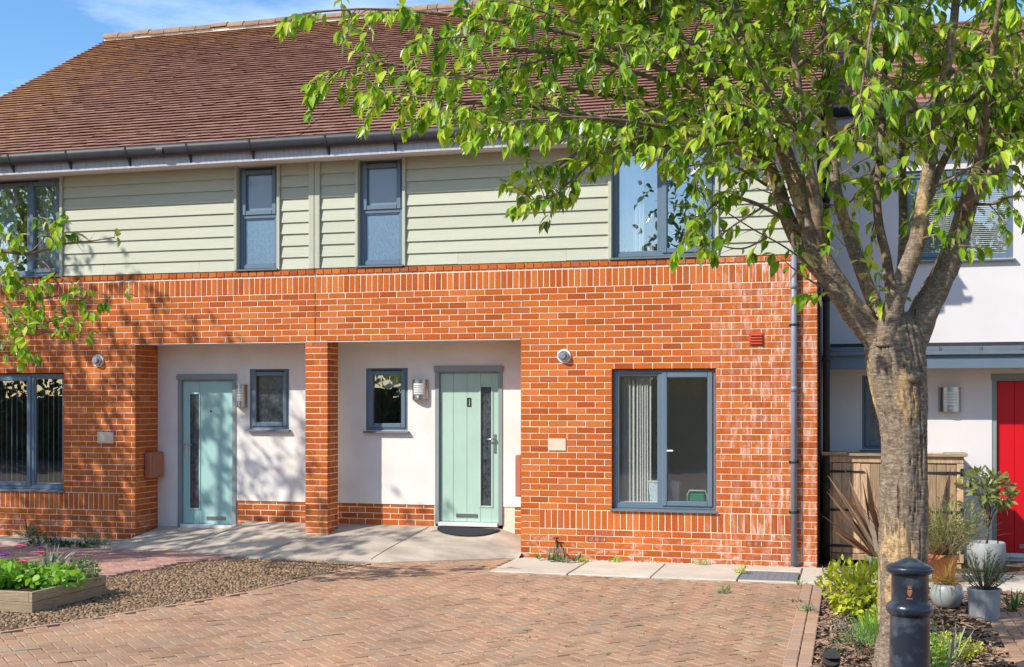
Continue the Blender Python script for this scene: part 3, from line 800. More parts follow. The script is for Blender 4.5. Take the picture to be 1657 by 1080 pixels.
for th, dd in ((house_l, DL), (house_r, DR)):
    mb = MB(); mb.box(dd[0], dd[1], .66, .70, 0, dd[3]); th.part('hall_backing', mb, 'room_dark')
window(house_l, *WLp[:2], WLp[2], WLp[3], .555, [(0, 1, 0, 1, True, 'glass_dark')], glass='glass_dark', sill_y=.075)
window(house_r, *WRp[:2], WRp[2], WRp[3], .555, [(0, 1, 0, 1, True, 'glass')], glass='glass_dark', sill_y=.075)
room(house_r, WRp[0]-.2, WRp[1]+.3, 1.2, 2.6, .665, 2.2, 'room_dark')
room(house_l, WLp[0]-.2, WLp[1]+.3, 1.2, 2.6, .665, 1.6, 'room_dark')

# ------------------------------------------------------------------ ground floor windows
wl = window(house_l, LW[0]+.004, LW[1]-.004, LW[2]+.03, LW[3]-.006, .055, [(0, .56, 0, 1, True, None), (.56, 1, 0, 1, False, None)], sill_y=.085)
wr = window(house_r, RW[0]+.004, RW[1]-.004, RW[2]+.03, RW[3]-.006, .055, [(0, .475, 0, 1, False, None), (.475, 1, 0, 1, True, None)], sill_y=.085)
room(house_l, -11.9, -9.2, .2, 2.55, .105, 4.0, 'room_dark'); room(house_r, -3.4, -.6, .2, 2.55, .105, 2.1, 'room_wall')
for th, W_ in ((house_l, LW), (house_r, RW)):
    mb = MB(); mb.box(W_[0]+.01, W_[1]-.01, .13, .34, W_[2]+.08, W_[2]+.103); th.part('window_board', mb, 'white_plastic')
    mb = MB(); wall_body(mb, W_[0]-.7, W_[1]+.7, .2, 2.55, [W_], .102, .128, 0.0); th.part('inner_wall', mb, 'room_wall')
hd = MB(); hx = -2.02; hd.bbox(hx-.05, hx+.055, .04, .052, 1.28, 1.30, .003); hd.bbox(hx-.055, hx-.03, .045, .062, 1.265, 1.315, .003); house_r.part('catch', hd, 'white_plastic', wr)

# ------------------------------------------------------------------ boarded upper storey
UW = {'l0': (-11.29, -10.10, 3.53, 4.835), 'l1': (-7.501, -6.952, 3.53, 4.835), 'r1': (-5.85, -5.274, 3.53, 4.835), 'r2': (-2.675, -1.480, 3.53, 4.835)}
def cladding(th, x0, x1, wins, segs):
    mb = MB(); wall_body(mb, x0, x1, 3.50, 4.90, wins, .05, .10, 0.0); part = th.part('cladding', mb, 'trim')
    for (a, b) in segs:
        k = 0; z = ZT+.012
        while z < 4.86:
            zt = min(z+.175, 4.868); hgt = zt-z
            x = a
            cuts = [a, b]
            if k == 0 and b-a > 2: cuts = [a, a+(b-a)*(.22+.1*R.random()), a+(b-a)*(.8), b]
            for (p, q) in zip(cuts, cuts[1:]):
                yb, yt = .006, .006+.024*hgt/.175
                q2 = q-.002 if q != b else q; jz = R.gauss(0, .0015)
                o_ = MB(); o_.add([(p,yb,z+jz),(q2,yb,z+jz),(q2,yb+.013,z+jz),(p,yb+.013,z+jz),(p,yt,zt),(q2,yt,zt),(q2,yt+.012,zt),(p,yt+.012,zt)], [(0,3,2,1),(4,5,6,7),(0,1,5,4),(1,2,6,5),(2,3,7,6),(3,0,4,7)])
                mkobj('board', o_.mesh('board'), 'board', part)
            z += .147; k += 1
    return part
def trims(th, part, xs_):
    for (a, b) in xs_:
        mb = MB(); mb.bbox(a, b, -.016, .10, ZT+.006, 4.87, .004); mkobj('corner_trim', mb.mesh('corner_trim'), 'trim', part)
cl = cladding(house_l, XL+.1, XP-.003, [UW['l0'], UW['l1']], [(XL+.1, -11.34), (-10.05, -7.548), (-6.905, -6.516)])
cr = cladding(house_r, XP+.003, XR, [UW['r1'], UW['r2']], [(-6.36, -5.897), (-5.228, -2.722), (-1.433, XR-.05)])
trims(house_l, cl, [(-11.335, -11.292), (-10.097, -10.055), (-7.545, -7.503), (-6.950, -6.908), (-6.513, -6.439)])
trims(house_r, cr, [(-6.433, -6.363), (-5.893, -5.852), (-5.272, -5.231), (-2.719, -2.677), (-1.478, -1.436), (XR-.048, XR)])
HB = [(0, 1, 0, .52, False, 'glass_frosted'), (0, 1, .52, 1, True, 'glass_blind')]
window(house_l, -11.288, -10.102, 3.545, 4.833, .062, [(0, .57, 0, 1, False, None), (.57, 1, 0, 1, True, None)], glass='glass_upper', sill_y=.095)
window(house_l, -7.499, -6.954, 3.545, 4.833, .062, HB, glass='glass_frosted', sill_y=.095)
window(house_r, -5.848, -5.276, 3.545, 4.833, .062, HB, glass='glass_frosted', sill_y=.095)
window(house_r, -2.673, -1.482, 3.545, 4.833, .062, [(0, .475, 0, 1, False, None), (.475, 1, 0, 1, True, None)], glass='glass_upper', sill_y=.095)
room(house_l, -12.2, -9.3, 2.8, 4.86, .105, 4.0, 'room_wall'); room(house_r, -3.4, -.8, 2.8, 4.86, .105, 4.0, 'room_wall')
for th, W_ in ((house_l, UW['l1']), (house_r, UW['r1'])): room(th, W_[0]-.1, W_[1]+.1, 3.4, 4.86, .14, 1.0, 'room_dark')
for th, W_ in ((house_l, UW['l0']), (house_r, UW['r2'])):
    mb = MB(); mb.box(W_[0], W_[1], .135, .32, W_[2]-.01, W_[2]+.012); th.part('window_board', mb, 'white_plastic')

# ------------------------------------------------------------------ roof, eaves, gutter
EY, EZ, RY, RZ = -.43, 5.06, 4.85, 8.20
pl_len = math.hypot(RY-EY, RZ-EZ); du = Vector((0, (RY-EY)/pl_len, (RZ-EZ)/pl_len)); dn = Vector((0, -du.z, du.y))
def roof(th, x0, x1):
    base = MB(); t = .10
    a, b = Vector((0, EY+.05, EZ-.03)), Vector((0, RY, RZ-.05))
    c = Vector((0, 10.1, 5.0))
    q = [a, b, c, c-Vector((0, 0, t)), b-Vector((0, 0, t)), a-Vector((0, -.04, t*.4))]
    n = len(q); vs = [(x0, p.y, p.z) for p in q]+[(x1, p.y, p.z) for p in q]
    base.add(vs, [(0, 1, n+1, n)[::-1], (1, 2, n+2, n+1)[::-1], (2, 3, n+3, n+2)[::-1], (3, 4, n+4, n+3)[::-1], (4, 5, n+5, n+4)[::-1], (5, 0, n, n+5)[::-1], (0, 1, 4, 5), (1, 2, 3, 4), (n, n+5, n+4, n+1), (n+1, n+4, n+3, n+2)])
    part = th.part('roof', base, 'tile_neighbour')
    tl = MB(); gauge = .122; nrow = int(pl_len/gauge)+1; tw = .166; th_t = .016
    for r_ in range(nrow):
        off = (tw/2 if r_ % 2 else 0); u0 = r_*gauge; u1 = min(u0+gauge+.05, pl_len)
        x = x0-off; wav = .006*mnoise.noise(Vector((r_*.3, 1.3, 0)))
        while x < x1-.004:
            xa, xb = max(x, x0)+.0015, min(x+tw, x1)-.0015
            if xb-xa > .02:
                jz = R.gauss(0, .0016)+wav; ju = R.gauss(0, .002)
                p0 = Vector((0, EY, EZ))+du*(u0+ju)+dn*(.034+jz); p1 = Vector((0, EY, EZ))+du*u1+dn*(.004+jz)
                q0 = p0-dn*.028+du*.030
                sag = R.gauss(0, .0012)
                tl.add([(xa, p0.y, p0.z), (xb, p0.y, p0.z+sag), (xb, p1.y, p1.z), (xa, p1.y, p1.z), (xa, q0.y, q0.z), (xb, q0.y, q0.z+sag)],
                       [(0, 1, 2, 3), (4, 5, 1, 0), (4, 0, 3), (5, 2, 1)], R.random())
            x += tw
    props(mkobj('roof_tiles', tl.mesh('roof_tiles'), 'roof_tile', part), kind='stuff', label='rows of small brown-red plain clay tiles with lichen')
    # ridge tiles
    x = x0; me = None
    while x < x1-.02:
        L = min(.30, x1-x)
        mb = MB(); n = 8; vs = []
        for xx in (0.0, L-.012):
            for k in range(n+1):
                a_ = math.pi*k/n; vs.append((xx, .125*math.cos(a_), .105*math.sin(a_)-.03))
        mb.add(vs, [(k, k+1, n+2+k, n+1+k) for k in range(n)]+[tuple(range(n+1))[::-1], tuple(range(n+1, 2*n+2))], 0)
        if me is None or L < .299: me_ = mb.mesh('ridge_tile'); me = me or me_
        else: me_ = me
        o = mkobj('ridge_tile', me_, 'ridge_tile', part, loc=(x, RY, RZ+.045+R.gauss(0, .006))); o.rotation_euler = (R.gauss(0, .03), R.gauss(0, .012), 0)
        x += .30
    mo = MB(); mo.box(x0+.01, x1-.01, RY-.09, RY+.09, RZ-.06, RZ+.03); mkobj('ridge_mortar', mo.mesh('ridge_mortar'), 'mortar', part)
    # eaves
    f = MB(); f.box(x0, x1, -.375, -.355, 4.822, 5.04); th.part('fascia', f, 'fascia')
    s = MB(); s.box(x0, x1, -.354, .06, 4.852, 4.870); th.part('soffit', s, 'soffit')
    g = MB(); n = 8; gy, gz, gr = -.438, 5.068, .066; vs = []
    for xx in (x0, x1):
        for k in range(n+1):
            a_ = math.pi+math.pi*k/n; vs.append((xx, gy+gr*math.cos(a_), gz+gr*math.sin(a_)*2.05))
    for xx in (x0, x1):
        for k in range(n+1):
            a_ = math.pi+math.pi*k/n; vs.append((xx, gy+(gr-.006)*math.cos(a_), gz+(gr-.006)*math.sin(a_)*2.0))
    m_ = n+1
    fs_g = [(k, k+1, m_+k+1, m_+k) for k in range(n)]+[(2*m_+k, 3*m_+k, 3*m_+k+1, 2*m_+k+1) for k in range(n)]+[(0, m_, 3*m_, 2*m_), (n, 2*m_+n, 3*m_+n, m_+n)]
    g.add(vs, fs_g, 0, True)
    gu = th.part('gutter', g, 'gutter_black')
    x = x0+.35
    while x < x1:
        b_ = MB(); vb = []
        for xx in (x-.012, x+.012):
            for k in range(n+1):
                a_ = math.pi+math.pi*k/n; vb.append((xx, gy+(gr+.006)*math.cos(a_), gz+(gr+.006)*math.sin(a_)*2.02))
        b_.add(vb, [(k, k+1, m_+k+1, m_+k) for k in range(n)], 0, True)
        b_.add([(x-.012, gy+.01, gz-gr*2.05), (x+.012, gy+.01, gz-gr*2.05), (x+.012, -.3755, gz-.225), (x-.012, -.3755, gz-.225), (x-.012, -.3755, gz-.05), (x+.012, -.3755, gz-.05)], [(0, 1, 2, 3), (0, 4, 5, 1), (0, 3, 4), (1, 5, 2)])
        th.part('gutter_bracket', b_, 'gutter_black', gu); x += .86
    return gu
gl_ = roof(house_l, XL-.06, XP-.001); gr_ = roof(house_r, XP+.001, XR+.05)
un = MB(); vs = []
un.tube([(-8.36, -.438, 5.0), (-8.27, -.438, 5.0)], .072, 14, cap=False); house_l.part('gutter_joint', un, 'gutter_black', gl_)

# ------------------------------------------------------------------ fittings on the houses
def flue(th, X, Z):
    m = MB(); m.tube([(X, .004, Z), (X, -.02, Z)], [.088, .080], 24); p = th.part('flue_plate', m, 'white_plastic')
    m = MB(); m.tube([(X, -.018, Z), (X, -.055, Z)], [.064, .060], 20); th.part('flue_ring', m, 'metal', p)
    m = MB(); m.tube([(X, -.05, Z), (X, -.078, Z), (X, -.084, Z)], [.040, .040, .03], 18); th.part('flue_nozzle', m, 'downpipe_grey', p)
flue(house_r, -3.245, 2.395); flue(house_l, -9.515, 2.395)
def plate(th, x0, x1, z0, z1, nm, mat, rimw=.012):
    m = MB(); m.bbox(x0, x1, -.010, .004, z0, z1, .004); p = th.part(nm, m, mat); return p
p_ = plate(house_r, -3.44, -3.222, 1.278, 1.421, 'blank_plate', 'cream_plate'); p_ = plate(house_l, -9.526, -9.288, 1.312, 1.46, 'blank_plate', 'cream_plate')
v_ = plate(house_r, -1.097, -.932, 2.489, 2.638, 'wall_vent', 'vent_red')
m = MB()
for k in range(4): m.add([(-1.08, -.012, 2.505+k*.032), (-.949, -.012, 2.505+k*.032), (-.949, -.030, 2.510+k*.032), (-1.08, -.030, 2.510+k*.032), (-1.08, -.012, 2.530+k*.032), (-.949, -.012, 2.530+k*.032)], [(0, 1, 2, 3), (3, 2, 5, 4), (0, 3, 4), (1, 5, 2)])
house_r.part('louvre', m, 'vent_red', v_)
smat('air_brick', (.26, .10, .07), (.20, .075, .055), 12, .9)
def airbrick(th, x0, z0):
    m = MB(); bars(m, x0, x0+.215, z0, z0+.065, -.004, .02, .010, .002)
    for k in (1, 2): m.box(x0+.07*k-.006, x0+.07*k+.012, -.003, .02, z0+.010, z0+.055)
    m.box(x0+.009, x0+.206, .008, .02, z0+.009, z0+.056); th.part('air_brick', m, 'air_brick')
airbrick(house_r, -2.96, .215); airbrick(house_r, -1.135, .215); airbrick(house_l, -10.185, .29)
# meter boxes on the porch jambs
m = MB(); m.bbox(-8.96, -8.86, .20, .52, .85, 1.19, .012); p_ = house_l.part('meter_box', m, 'terracotta_box', label='terracotta coloured meter box on the left porch wall')
m = MB(); m.bbox(-8.86, -8.848, .225, .495, .88, 1.16, .006); house_l.part('box_door', m, 'terracotta_box', p_)
m = MB(); m.bbox(-3.86, -3.78, .05, .40, .72, 1.22, .012); house_r.part('meter_box', m, 'terracotta_box')
def wall_light(th, x0, x1, z0, z1, y):
    m = MB(); n = 12; cx_, r_ = (x0+x1)/2, (x1-x0)/2; vs = []
    for zz in (z0, z1):
        for k in range(n+1):
            a = math.pi+math.pi*k/n; vs.append((cx_+r_*math.cos(a), y+.10*math.sin(a), zz))
    m_ = n+1
    m.add(vs, [(k, k+1, m_+k+1, m_+k) for k in range(n)], 0, True); m.add(vs, [tuple(range(n+1))[::-1], tuple(range(m_, 2*m_))])
    p = th.part('wall_light', m, 'metal')
    Hh = z1-z0
    for k in range(5):
        s_ = MB(); za = z0+Hh*(.27+.115*k); vs = []
        for zz in (za, za+Hh*.075):
            for q in range(7):
                a = math.pi*1.30+math.pi*.40*q/6; vs.append((cx_+(r_+.003)*math.cos(a), y+.104*math.sin(a), zz))
        s_.add(vs, [(q, q+1, 8+q, 7+q) for q in range(6)]); th.part('diffuser_slot', s_, 'white_plastic', p)
    s_ = MB(); s_.tube([(cx_, y-.098, z0+Hh*.14), (cx_, y-.115, z0+Hh*.135)], [.016, .012], 10); th.part('sensor', s_, 'white_plastic', p)
wall_light(house_r, -5.335, -5.120, 1.885, 2.135, .54); wall_light(house_l, -7.775, -7.635, 1.785, 2.085, .54)
# rainwater pipe
dp = MB(); X = -.598
dp.tube([(X, -.055, .02), (X, -.055, 4.45)], .034, 12); dp.tube([(X, -.055, 4.44), (X, -.07, 4.52), (X, -.40, 4.80), (X, -.438, 4.85), (X, -.438, 4.95)], .034, 12)
d_ = house_r.part('downpipe', dp, 'downpipe_grey')
for z in (.62, 1.18, 2.72, 3.9):
    m = MB(); m.tube([(X, -.055, z-.012), (X, -.055, z+.012)], .0385, 12); m.bbox(X-.06, X+.06, -.030, -.001, z-.010, z+.010, .003); m.tube([(X+.048, -.03, z), (X+.048, -.045, z)], .009, 8); house_r.part('pipe_clip', m, 'black_iron', d_)
for z in (2.0, 3.15):
    m = MB(); m.tube([(X, -.055, z-.03), (X, -.055, z+.03)], .038, 12); house_r.part('pipe_collar', m, 'downpipe_grey', d_)
# outside tap with hose tail
m = MB(); m.tube([(-3.33, .01, .20), (-3.33, -.05, .205), (-3.32, -.07, .19), (-3.30, -.075, .12)], .014, 8); m.tube([(-3.33, -.05, .205), (-3.33, -.05, .25)], .008, 8); m.tube([(-3.36, -.05, .25), (-3.30, -.05, .25)], .009, 8)
t_ = house_r.part('garden_tap', m, 'black_iron')
m = MB(); m.tube([(-3.30, -.075, .12), (-3.24, -.10, .11), (-3.18, -.10, .06), (-3.15, -.11, .02)], .013, 8); house_r.part('hose_tail', m, 'red_pipe', t_)
# ------------------------------------------------------------------ rendered neighbour
hn = Thing('rendered_house', (2.5, 1.3, 0), 'pale rendered house with red front door behind the tree trunk', 'house')
NY = 1.3
NW = (.149, .78, 1.285, 2.174); ND = (1.62, 2.56, .03, 2.175); NU = (.62, 1.857, 3.545, 4.62)
mb = MB(); wall_body(mb, -.33, 7.0, -.3, 5.3, [NW, ND, NU], NY, NY+.14, 0.0); hn.part('rendered_wall', mb, 'render_neighbour')
window(hn, NW[0], NW[1], NW[2], NW[3], NY+.02, [(0, 1, 0, 1, True, None)], sill_y=.06, vent=False)
window(hn, NU[0], NU[1], NU[2], NU[3], NY+.03, [(0, .5, 0, 1, True, None), (.5, 1, 0, 1, False, None)], sill_y=.09)
door(hn, ND[0], ND[1], ND[2]+.02, ND[3], NY+.02, 'door_red', 1, grooves=True)
room(hn, -.25, 1.4, .3, 2.5, NY+.145, 4.0, 'room_wall'); room(hn, .2, 3.5, 2.8, 5.0, NY+.145, 5.0, 'room_wall')
mb = MB(); mb.box(ND[0], ND[1], NY+.145, NY+.2, 0, 2.2); hn.part('hall_backing', mb, 'room_dark')
# venetian blinds behind both windows
for (W_) in (NW, NU):
    m = MB(); z = W_[2]+.06
    while z < W_[3]-.03:
        m.add([(W_[0]+.05, NY+.16, z), (W_[1]-.05, NY+.16, z), (W_[1]-.05, NY+.185, z+.018), (W_[0]+.05, NY+.185, z+.018)], [(0, 1, 2, 3)]); z += .024
    hn.part('venetian_blind', m, 'curtain')
# canopy over the door
c0, c1, cy0 = -.219, 7.0, .75
m = MB(); m.bbox(c0, c1, cy0, cy0+.03, 2.237, 2.400, .004); cf = hn.part('canopy_fascia', m, 'frame_grey')
m = MB(); m.box(c0, c1, cy0+.03, NY, 2.245, 2.255); hn.part('canopy_soffit', m, 'soffit')
m = MB(); m.add([(c0-.02, cy0-.03, 2.405), (c1, cy0-.03, 2.405), (c1, NY, 2.46), (c0-.02, NY, 2.46), (c0-.02, cy0-.03, 2.425), (c1, cy0-.03, 2.425), (c1, NY, 2.50), (c0-.02, NY, 2.50)], [(0,3,2,1),(4,5,6,7),(0,1,5,4),(1,2,6,5),(2,3,7,6),(3,0,4,7)])
m.box(c0, c1, NY-.02, NY-.001, 2.50, 2.56); cr_ = hn.part('canopy_roof', m, 'gutter_black')
m = MB(); m.bbox(c0-.035, c1, cy0-.045, cy0-.031, 2.395, 2.44, .003); m.bbox(c0, c1, cy0-.02, cy0+.01, 2.44, 2.492, .003); hn.part('canopy_upstand', m, 'sill_grey', cr_)
for k in range(8):
    m = MB(); x = .55+.44*k; m.bbox(x, x+.03, cy0-.028, cy0-.0205, 2.445, 2.487, .002); hn.part('fixing_clip', m, 'metal', cr_)
m = MB(); m.bbox(c0, c0+.10, cy0+.03, NY, 2.256, 2.40, .003); hn.part('canopy_end', m, 'frame_grey', cf)
wall_light(hn, 1.02, 1.276, 1.74, 2.03, NY)
# black soil pipe in the corner
m = MB(); m.tube([(-.255, .42, .0), (-.255, .42, 5.1)], .042, 12); bp_ = hn.part('soil_pipe', m, 'black_iron')
for z in (.9, 2.35, 3.05, 4.2):
    m = MB(); m.tube([(-.255, .42, z-.035), (-.255, .42, z+.035)], .05, 12); hn.part('pipe_collar', m, 'black_iron', bp_)
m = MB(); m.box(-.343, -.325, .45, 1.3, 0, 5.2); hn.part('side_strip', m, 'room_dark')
# roof of the neighbour
m = MB(); e = (NY-.45, 5.28); r_ = (5.4, 7.55); b_ = (9.6, 5.2)
q = [e, r_, b_]; vs = [(-.30, y, z) for y, z in q]+[(7.3, y, z) for y, z in q]
m.add(vs, [(0, 3, 4, 1), (1, 4, 5, 2), (0, 1, 2), (3, 5, 4)]); rf = hn.part('roof', m, 'tile_neighbour')
t_ = MB(); L = math.hypot(r_[0]-e[0], r_[1]-e[1]); uy, uz = (r_[0]-e[0])/L, (r_[1]-e[1])/L
k = 0
while k*.30 < L:
    x = -.3-(.15 if k % 2 else 0)
    while x < 7.3:
        xa, xb = max(x, -.3)+.002, min(x+.30, 7.3)-.002; u0, u1 = k*.30, min(k*.30+.34, L)
        if xb > xa:
            p0 = (e[0]+uy*u0-uz*.04, e[1]+uz*u0+uy*.04); p1 = (e[0]+uy*u1-uz*.008, e[1]+uz*u1+uy*.008); q0 = (p0[0]+uz*.03, p0[1]-uy*.03)
            t_.add([(xa, *p0), (xb, *p0), (xb, *p1), (xa, *p1), (xa, *q0), (xb, *q0)], [(0, 1, 2, 3), (4, 5, 1, 0), (4, 0, 3), (5, 2, 1)], R.random())
        x += .30
    k += 1
props(mkobj('roof_tiles', t_.mesh('roof_tiles'), 'tile_neighbour', rf), kind='stuff')
m = MB(); m.box(-.3, 7.3, NY-.40, NY-.38, 5.12, 5.30); hn.part('fascia', m, 'fascia')
m = MB(); m.box(-.3, 7.3, NY-.379, NY+.1, 5.14, 5.16); hn.part('soffit', m, 'soffit')
m = MB(); m.tube([(-.3, NY-.46, 5.27), (7.3, NY-.46, 5.27)], .06, 10); hn.part('gutter', m, 'gutter_black')

# ------------------------------------------------------------------ timber bin store
bs = Thing('bin_store', (.48, .8, 0), 'weathered timber bin store with black strap hinges against the rendered wall', 'bin store')
bx0, bx1, by0, by1, bz = -.269, 1.236, .41, 1.26, 1.271
m = MB()
for (a, b) in ((bx0, bx0+.075), (.445, .52), (bx1-.075, bx1)): m.bbox(a, b, by0, by0+.07, .05, bz-.11, .006, R.random())
m.bbox(bx0+.075, .445, by0+.001, by0+.06, .05, .12, .005, .4); m.bbox(.52, bx1-.075, by0+.001, by0+.06, .05, .12, .005, .7)
bs.part('frame', m, 'old_wood')
m = MB(); m.bbox(bx0, bx1, by0-.004, by0+.066, bz-.108, bz-.03, .006, .35); bs.part('top_rail', m, 'old_wood')
m = MB(); m.add([(bx0-.03, by0-.04, bz-.028), (bx1+.03, by0-.04, bz-.028), (bx1+.03, by1, bz-.07), (bx0-.03, by1, bz-.07), (bx0-.03, by0-.04, bz), (bx1+.03, by0-.04, bz), (bx1+.03, by1, bz-.04), (bx0-.03, by1, bz-.04)], [(0,3,2,1),(4,5,6,7),(0,1,5,4),(1,2,6,5),(2,3,7,6),(3,0,4,7)])
m.bbox(bx0-.035, bx0+.24, by0-.043, by0+.3, bz-.02, bz+.012, .004, .8); m.bbox(bx1-.2, bx1+.035, by0-.043, by0+.3, bz-.02, bz+.012, .004, .6)
bs.part('lid', m, 'grey_wood')
for xx in (bx0, bx1-.02):
    z = .05; 
    while z < bz-.14:
        m = MB(); m.bbox(xx, xx+.02, by0+.071, by1, z, z+.143, .004, 0); bs.part('side_board', m, 'old_wood'); z += .146
m = MB(); m.box(bx0+.021, bx1-.021, by1-.03, by1-.005, .05, bz-.02); bs.part('back_panel', m, 'old_wood')
for (dx0, dx1, side) in ((bx0+.08, .44, -1), (.525, bx1-.08, 1)):
    n = 6; wv = (dx1-dx0)/n; dm = MB(); dm.box(dx0+.01, dx1-.01, by0+.042, by0+.055, .13, bz-.12); dd = bs.part('door', dm, 'old_wood')
    for i in range(n):
        m = MB(); m.bbox(dx0+i*wv+.0015, dx0+(i+1)*wv-.0015, by0+.014+R.gauss(0, .0015), by0+.040, .125+R.uniform(0, .006), bz-.115, .004, 0); bs.part('plank', m, 'old_wood', dd)
    for z in (1.06, .62, .21):
        m = MB(); xa = dx0-.045 if side < 0 else dx1+.045; s_ = 1 if side < 0 else -1
        m.add([(xa, by0+.008, z-.016), (xa+s_*.40, by0+.008, z-.008), (xa+s_*.40, by0+.008, z+.008), (xa, by0+.008, z+.016), (xa, by0-.001, z-.016), (xa+s_*.40, by0-.001, z-.008), (xa+s_*.40, by0-.001, z+.008), (xa, by0-.001, z+.016)], [(4,5,6,7),(0,1,5,4),(1,2,6,5),(2,3,7,6),(3,0,4,7)])
        xb = xa-s_*.03; m.bbox(min(xb, xa), max(xb, xa), by0-.010, by0-.0012, z-.05, z+.05, .003)
        m.tube([(xa, by0-.01, z-.045), (xa, by0-.01, z+.045)], .008, 8)
        bs.part('strap_hinge', m, 'black_iron', dd)
for x in (bx0+.02, .45, bx1-.09):
    m = MB(); m.bbox(x, x+.065, by0+.02, by0+.08, -.02, .05, .004); bs.part('foot', m, 'old_wood')

# ------------------------------------------------------------------ things behind the windows
def curtain_folds(name, x0, x1, z0, z1, y, n, amp, mat, label, cat='curtain'):
    m = MB(); vs = []; k = n*6
    for zz in (z0, z1):
        for i in range(k+1):
            t = i/k; vs.append((x0+(x1-x0)*t, y+amp*math.sin(t*n*2*math.pi)+(.01 if zz == z0 else 0)*math.sin(t*17), zz))
    m.add(vs, [(i, i+1, k+2+i, k+1+i) for i in range(k)], 0, True); return single(name, m, mat, label, cat)
vb = Thing('vertical_blind', (-2.4, .24, .6), 'white vertical blind stacked open in the sunlit ground floor window', 'blind')
m = MB(); m.bbox(-2.62, -1.52, .17, .21, 2.16, 2.20, .003); vb.part('head_rail', m, 'white_plastic')
for i in range(9):
    x = -2.57+i*.050 if i < 4 else -2.40+(i-4)*.030; a = -R.uniform(.55, .95)
    m = MB(); dx, dy = .045*math.cos(a), .045*math.sin(a); wob = R.gauss(0, .006)
    m.add([(x-dx+wob, .20-dy, .64), (x+dx+wob, .20+dy, .64), (x+dx, .20+dy, 2.16), (x-dx, .20-dy, 2.16)], [(0, 1, 2, 3)]); vb.part('slat', m, 'curtain')
vb2 = Thing('vertical_blind', (-10.6, .24, .7), 'grey blue vertical blind half closed in the shaded ground floor window at the left edge', 'blind')
m = MB(); m.bbox(-11.2, -10.08, .20, .24, 2.16, 2.20, .003); vb2.part('head_rail', m, 'white_plastic')
for i in range(14):
    x = -11.17+i*.082; a = -.95+R.gauss(0, .05); m = MB(); dx, dy = .036*math.cos(a), .044*math.sin(a)
    m.add([(x-dx, .22-dy, .74), (x+dx, .22+dy, .74), (x+dx, .22+dy, 2.16), (x-dx, .22-dy, 2.16)], [(0, 1, 2, 3)]); vb2.part('slat', m, 'blind_slat')
bt = Thing('storage_tub', (-2.17, .245, 0.688), 'pale blue leaf patterned tub on the ground floor window board', 'tub')
m = MB(); x0, x1 = -2.27, -2.07
m.add([(x0+.02, .17, 0.688), (x1-.02, .17, 0.688), (x1-.02, .31, 0.688), (x0+.02, .31, 0.688), (x0, .15, 0.915), (x1, .15, 0.915), (x1, .33, 0.915), (x0, .33, 0.915)], [(0,3,2,1),(0,1,5,4),(1,2,6,5),(2,3,7,6),(3,0,4,7)]); bt.part('body', m, 'box_print')
m = MB(); bars2 = m.bbox(x0-.008, x1+.008, .142, .338, 0.915, 0.933, .004); bt.part('rim', m, 'white_plastic')
gt = Thing('storage_tub', (-1.955, .245, 0.688), 'plain grey tub behind the window mullion beside the green caddy', 'tub')
m = MB(); m.add([(-1.99, .20, 0.688), (-1.93, .20, 0.688), (-1.93, .30, 0.688), (-1.99, .30, 0.688), (-2.01, .19, 0.910), (-1.915, .19, 0.910), (-1.915, .31, 0.910), (-2.01, .31, 0.910)], [(0,3,2,1),(0,1,5,4),(1,2,6,5),(2,3,7,6),(3,0,4,7)]); gt.part('body', m, 'grey_plastic')
m = MB(); m.bbox(-2.018, -1.907, .182, .318, 0.910, 0.925, .003); gt.part('rim', m, 'grey_plastic')
gc = Thing('food_caddy', (-1.70, .235, 0.688), 'green plastic food caddy with grey handle on the ground floor window board', 'caddy')
m = MB(); m.bbox(-1.80, -1.60, .16, .31, 0.688, 0.810, .025); gc.part('body', m, 'green_plastic')
m = MB(); m.bbox(-1.805, -1.595, .155, .315, 0.810, 0.830, .008); gc.part('lid', m, 'green_plastic')
m = MB(); m.tube([(-1.815, .16, 0.705), (-1.815, .155, 0.775), (-1.79, .15, 0.827), (-1.61, .15, 0.827), (-1.585, .155, 0.775), (-1.585, .16, 0.705)], .009, 8); gc.part('handle', m, 'grey_plastic')
curtain_folds('curtain', -2.62, -2.33, 3.6, 4.80, .24, 7, .022, 'curtain', 'cream curtain drawn aside in the upper window behind the leaves')
pc = Thing('toiletry_box', (-2.25, .22, 3.542), 'small pink and white box on the upper window board', 'box')
m = MB(); m.bbox(-2.29, -2.21, .18, .24, 3.543, 3.66, .003); pc.part('carton', m, 'pink_card')
m = MB(); m.bbox(-2.287, -2.213, .183, .237, 3.6605, 3.668, .002); pc.part('flap', m, 'white_plastic')
tb = single('bottle', MB().lathe(-2.59, .20, [(.0, 3.543), (.035, 3.543), (.04, 3.56), (.04, 3.66), (.034, 3.70), (.014, 3.73), (.014, 3.77), (0, 3.77)], 14), 'teal_glass', 'dark teal bottle on the upper window board beside the curtain', 'bottle')
rb = Thing('roller_blind', (-5.68, .70, 2.06), 'pale roller blind pulled a third down in the small porch window by the mint door', 'blind')
m = MB(); m.box(-5.93, -5.44, .70, .703, 2.055, 2.25); rb.part('cloth', m, 'roller_blind'); m = MB(); m.bbox(-5.93, -5.44, .697, .706, 2.04, 2.056, .002); rb.part('bottom_bar', m, 'white_plastic')
rb2 = curtain_folds('curtain', -11.22, -10.95, 3.6, 4.80, .26, 5, .02, 'blind_slat', 'blue grey curtain in the upper window at the left edge')
rb3 = curtain_folds('curtain', -10.62, -10.16, 3.6, 4.80, .26, 8, .02, 'blind_slat', 'blue grey net curtain behind the right light of the upper left window')
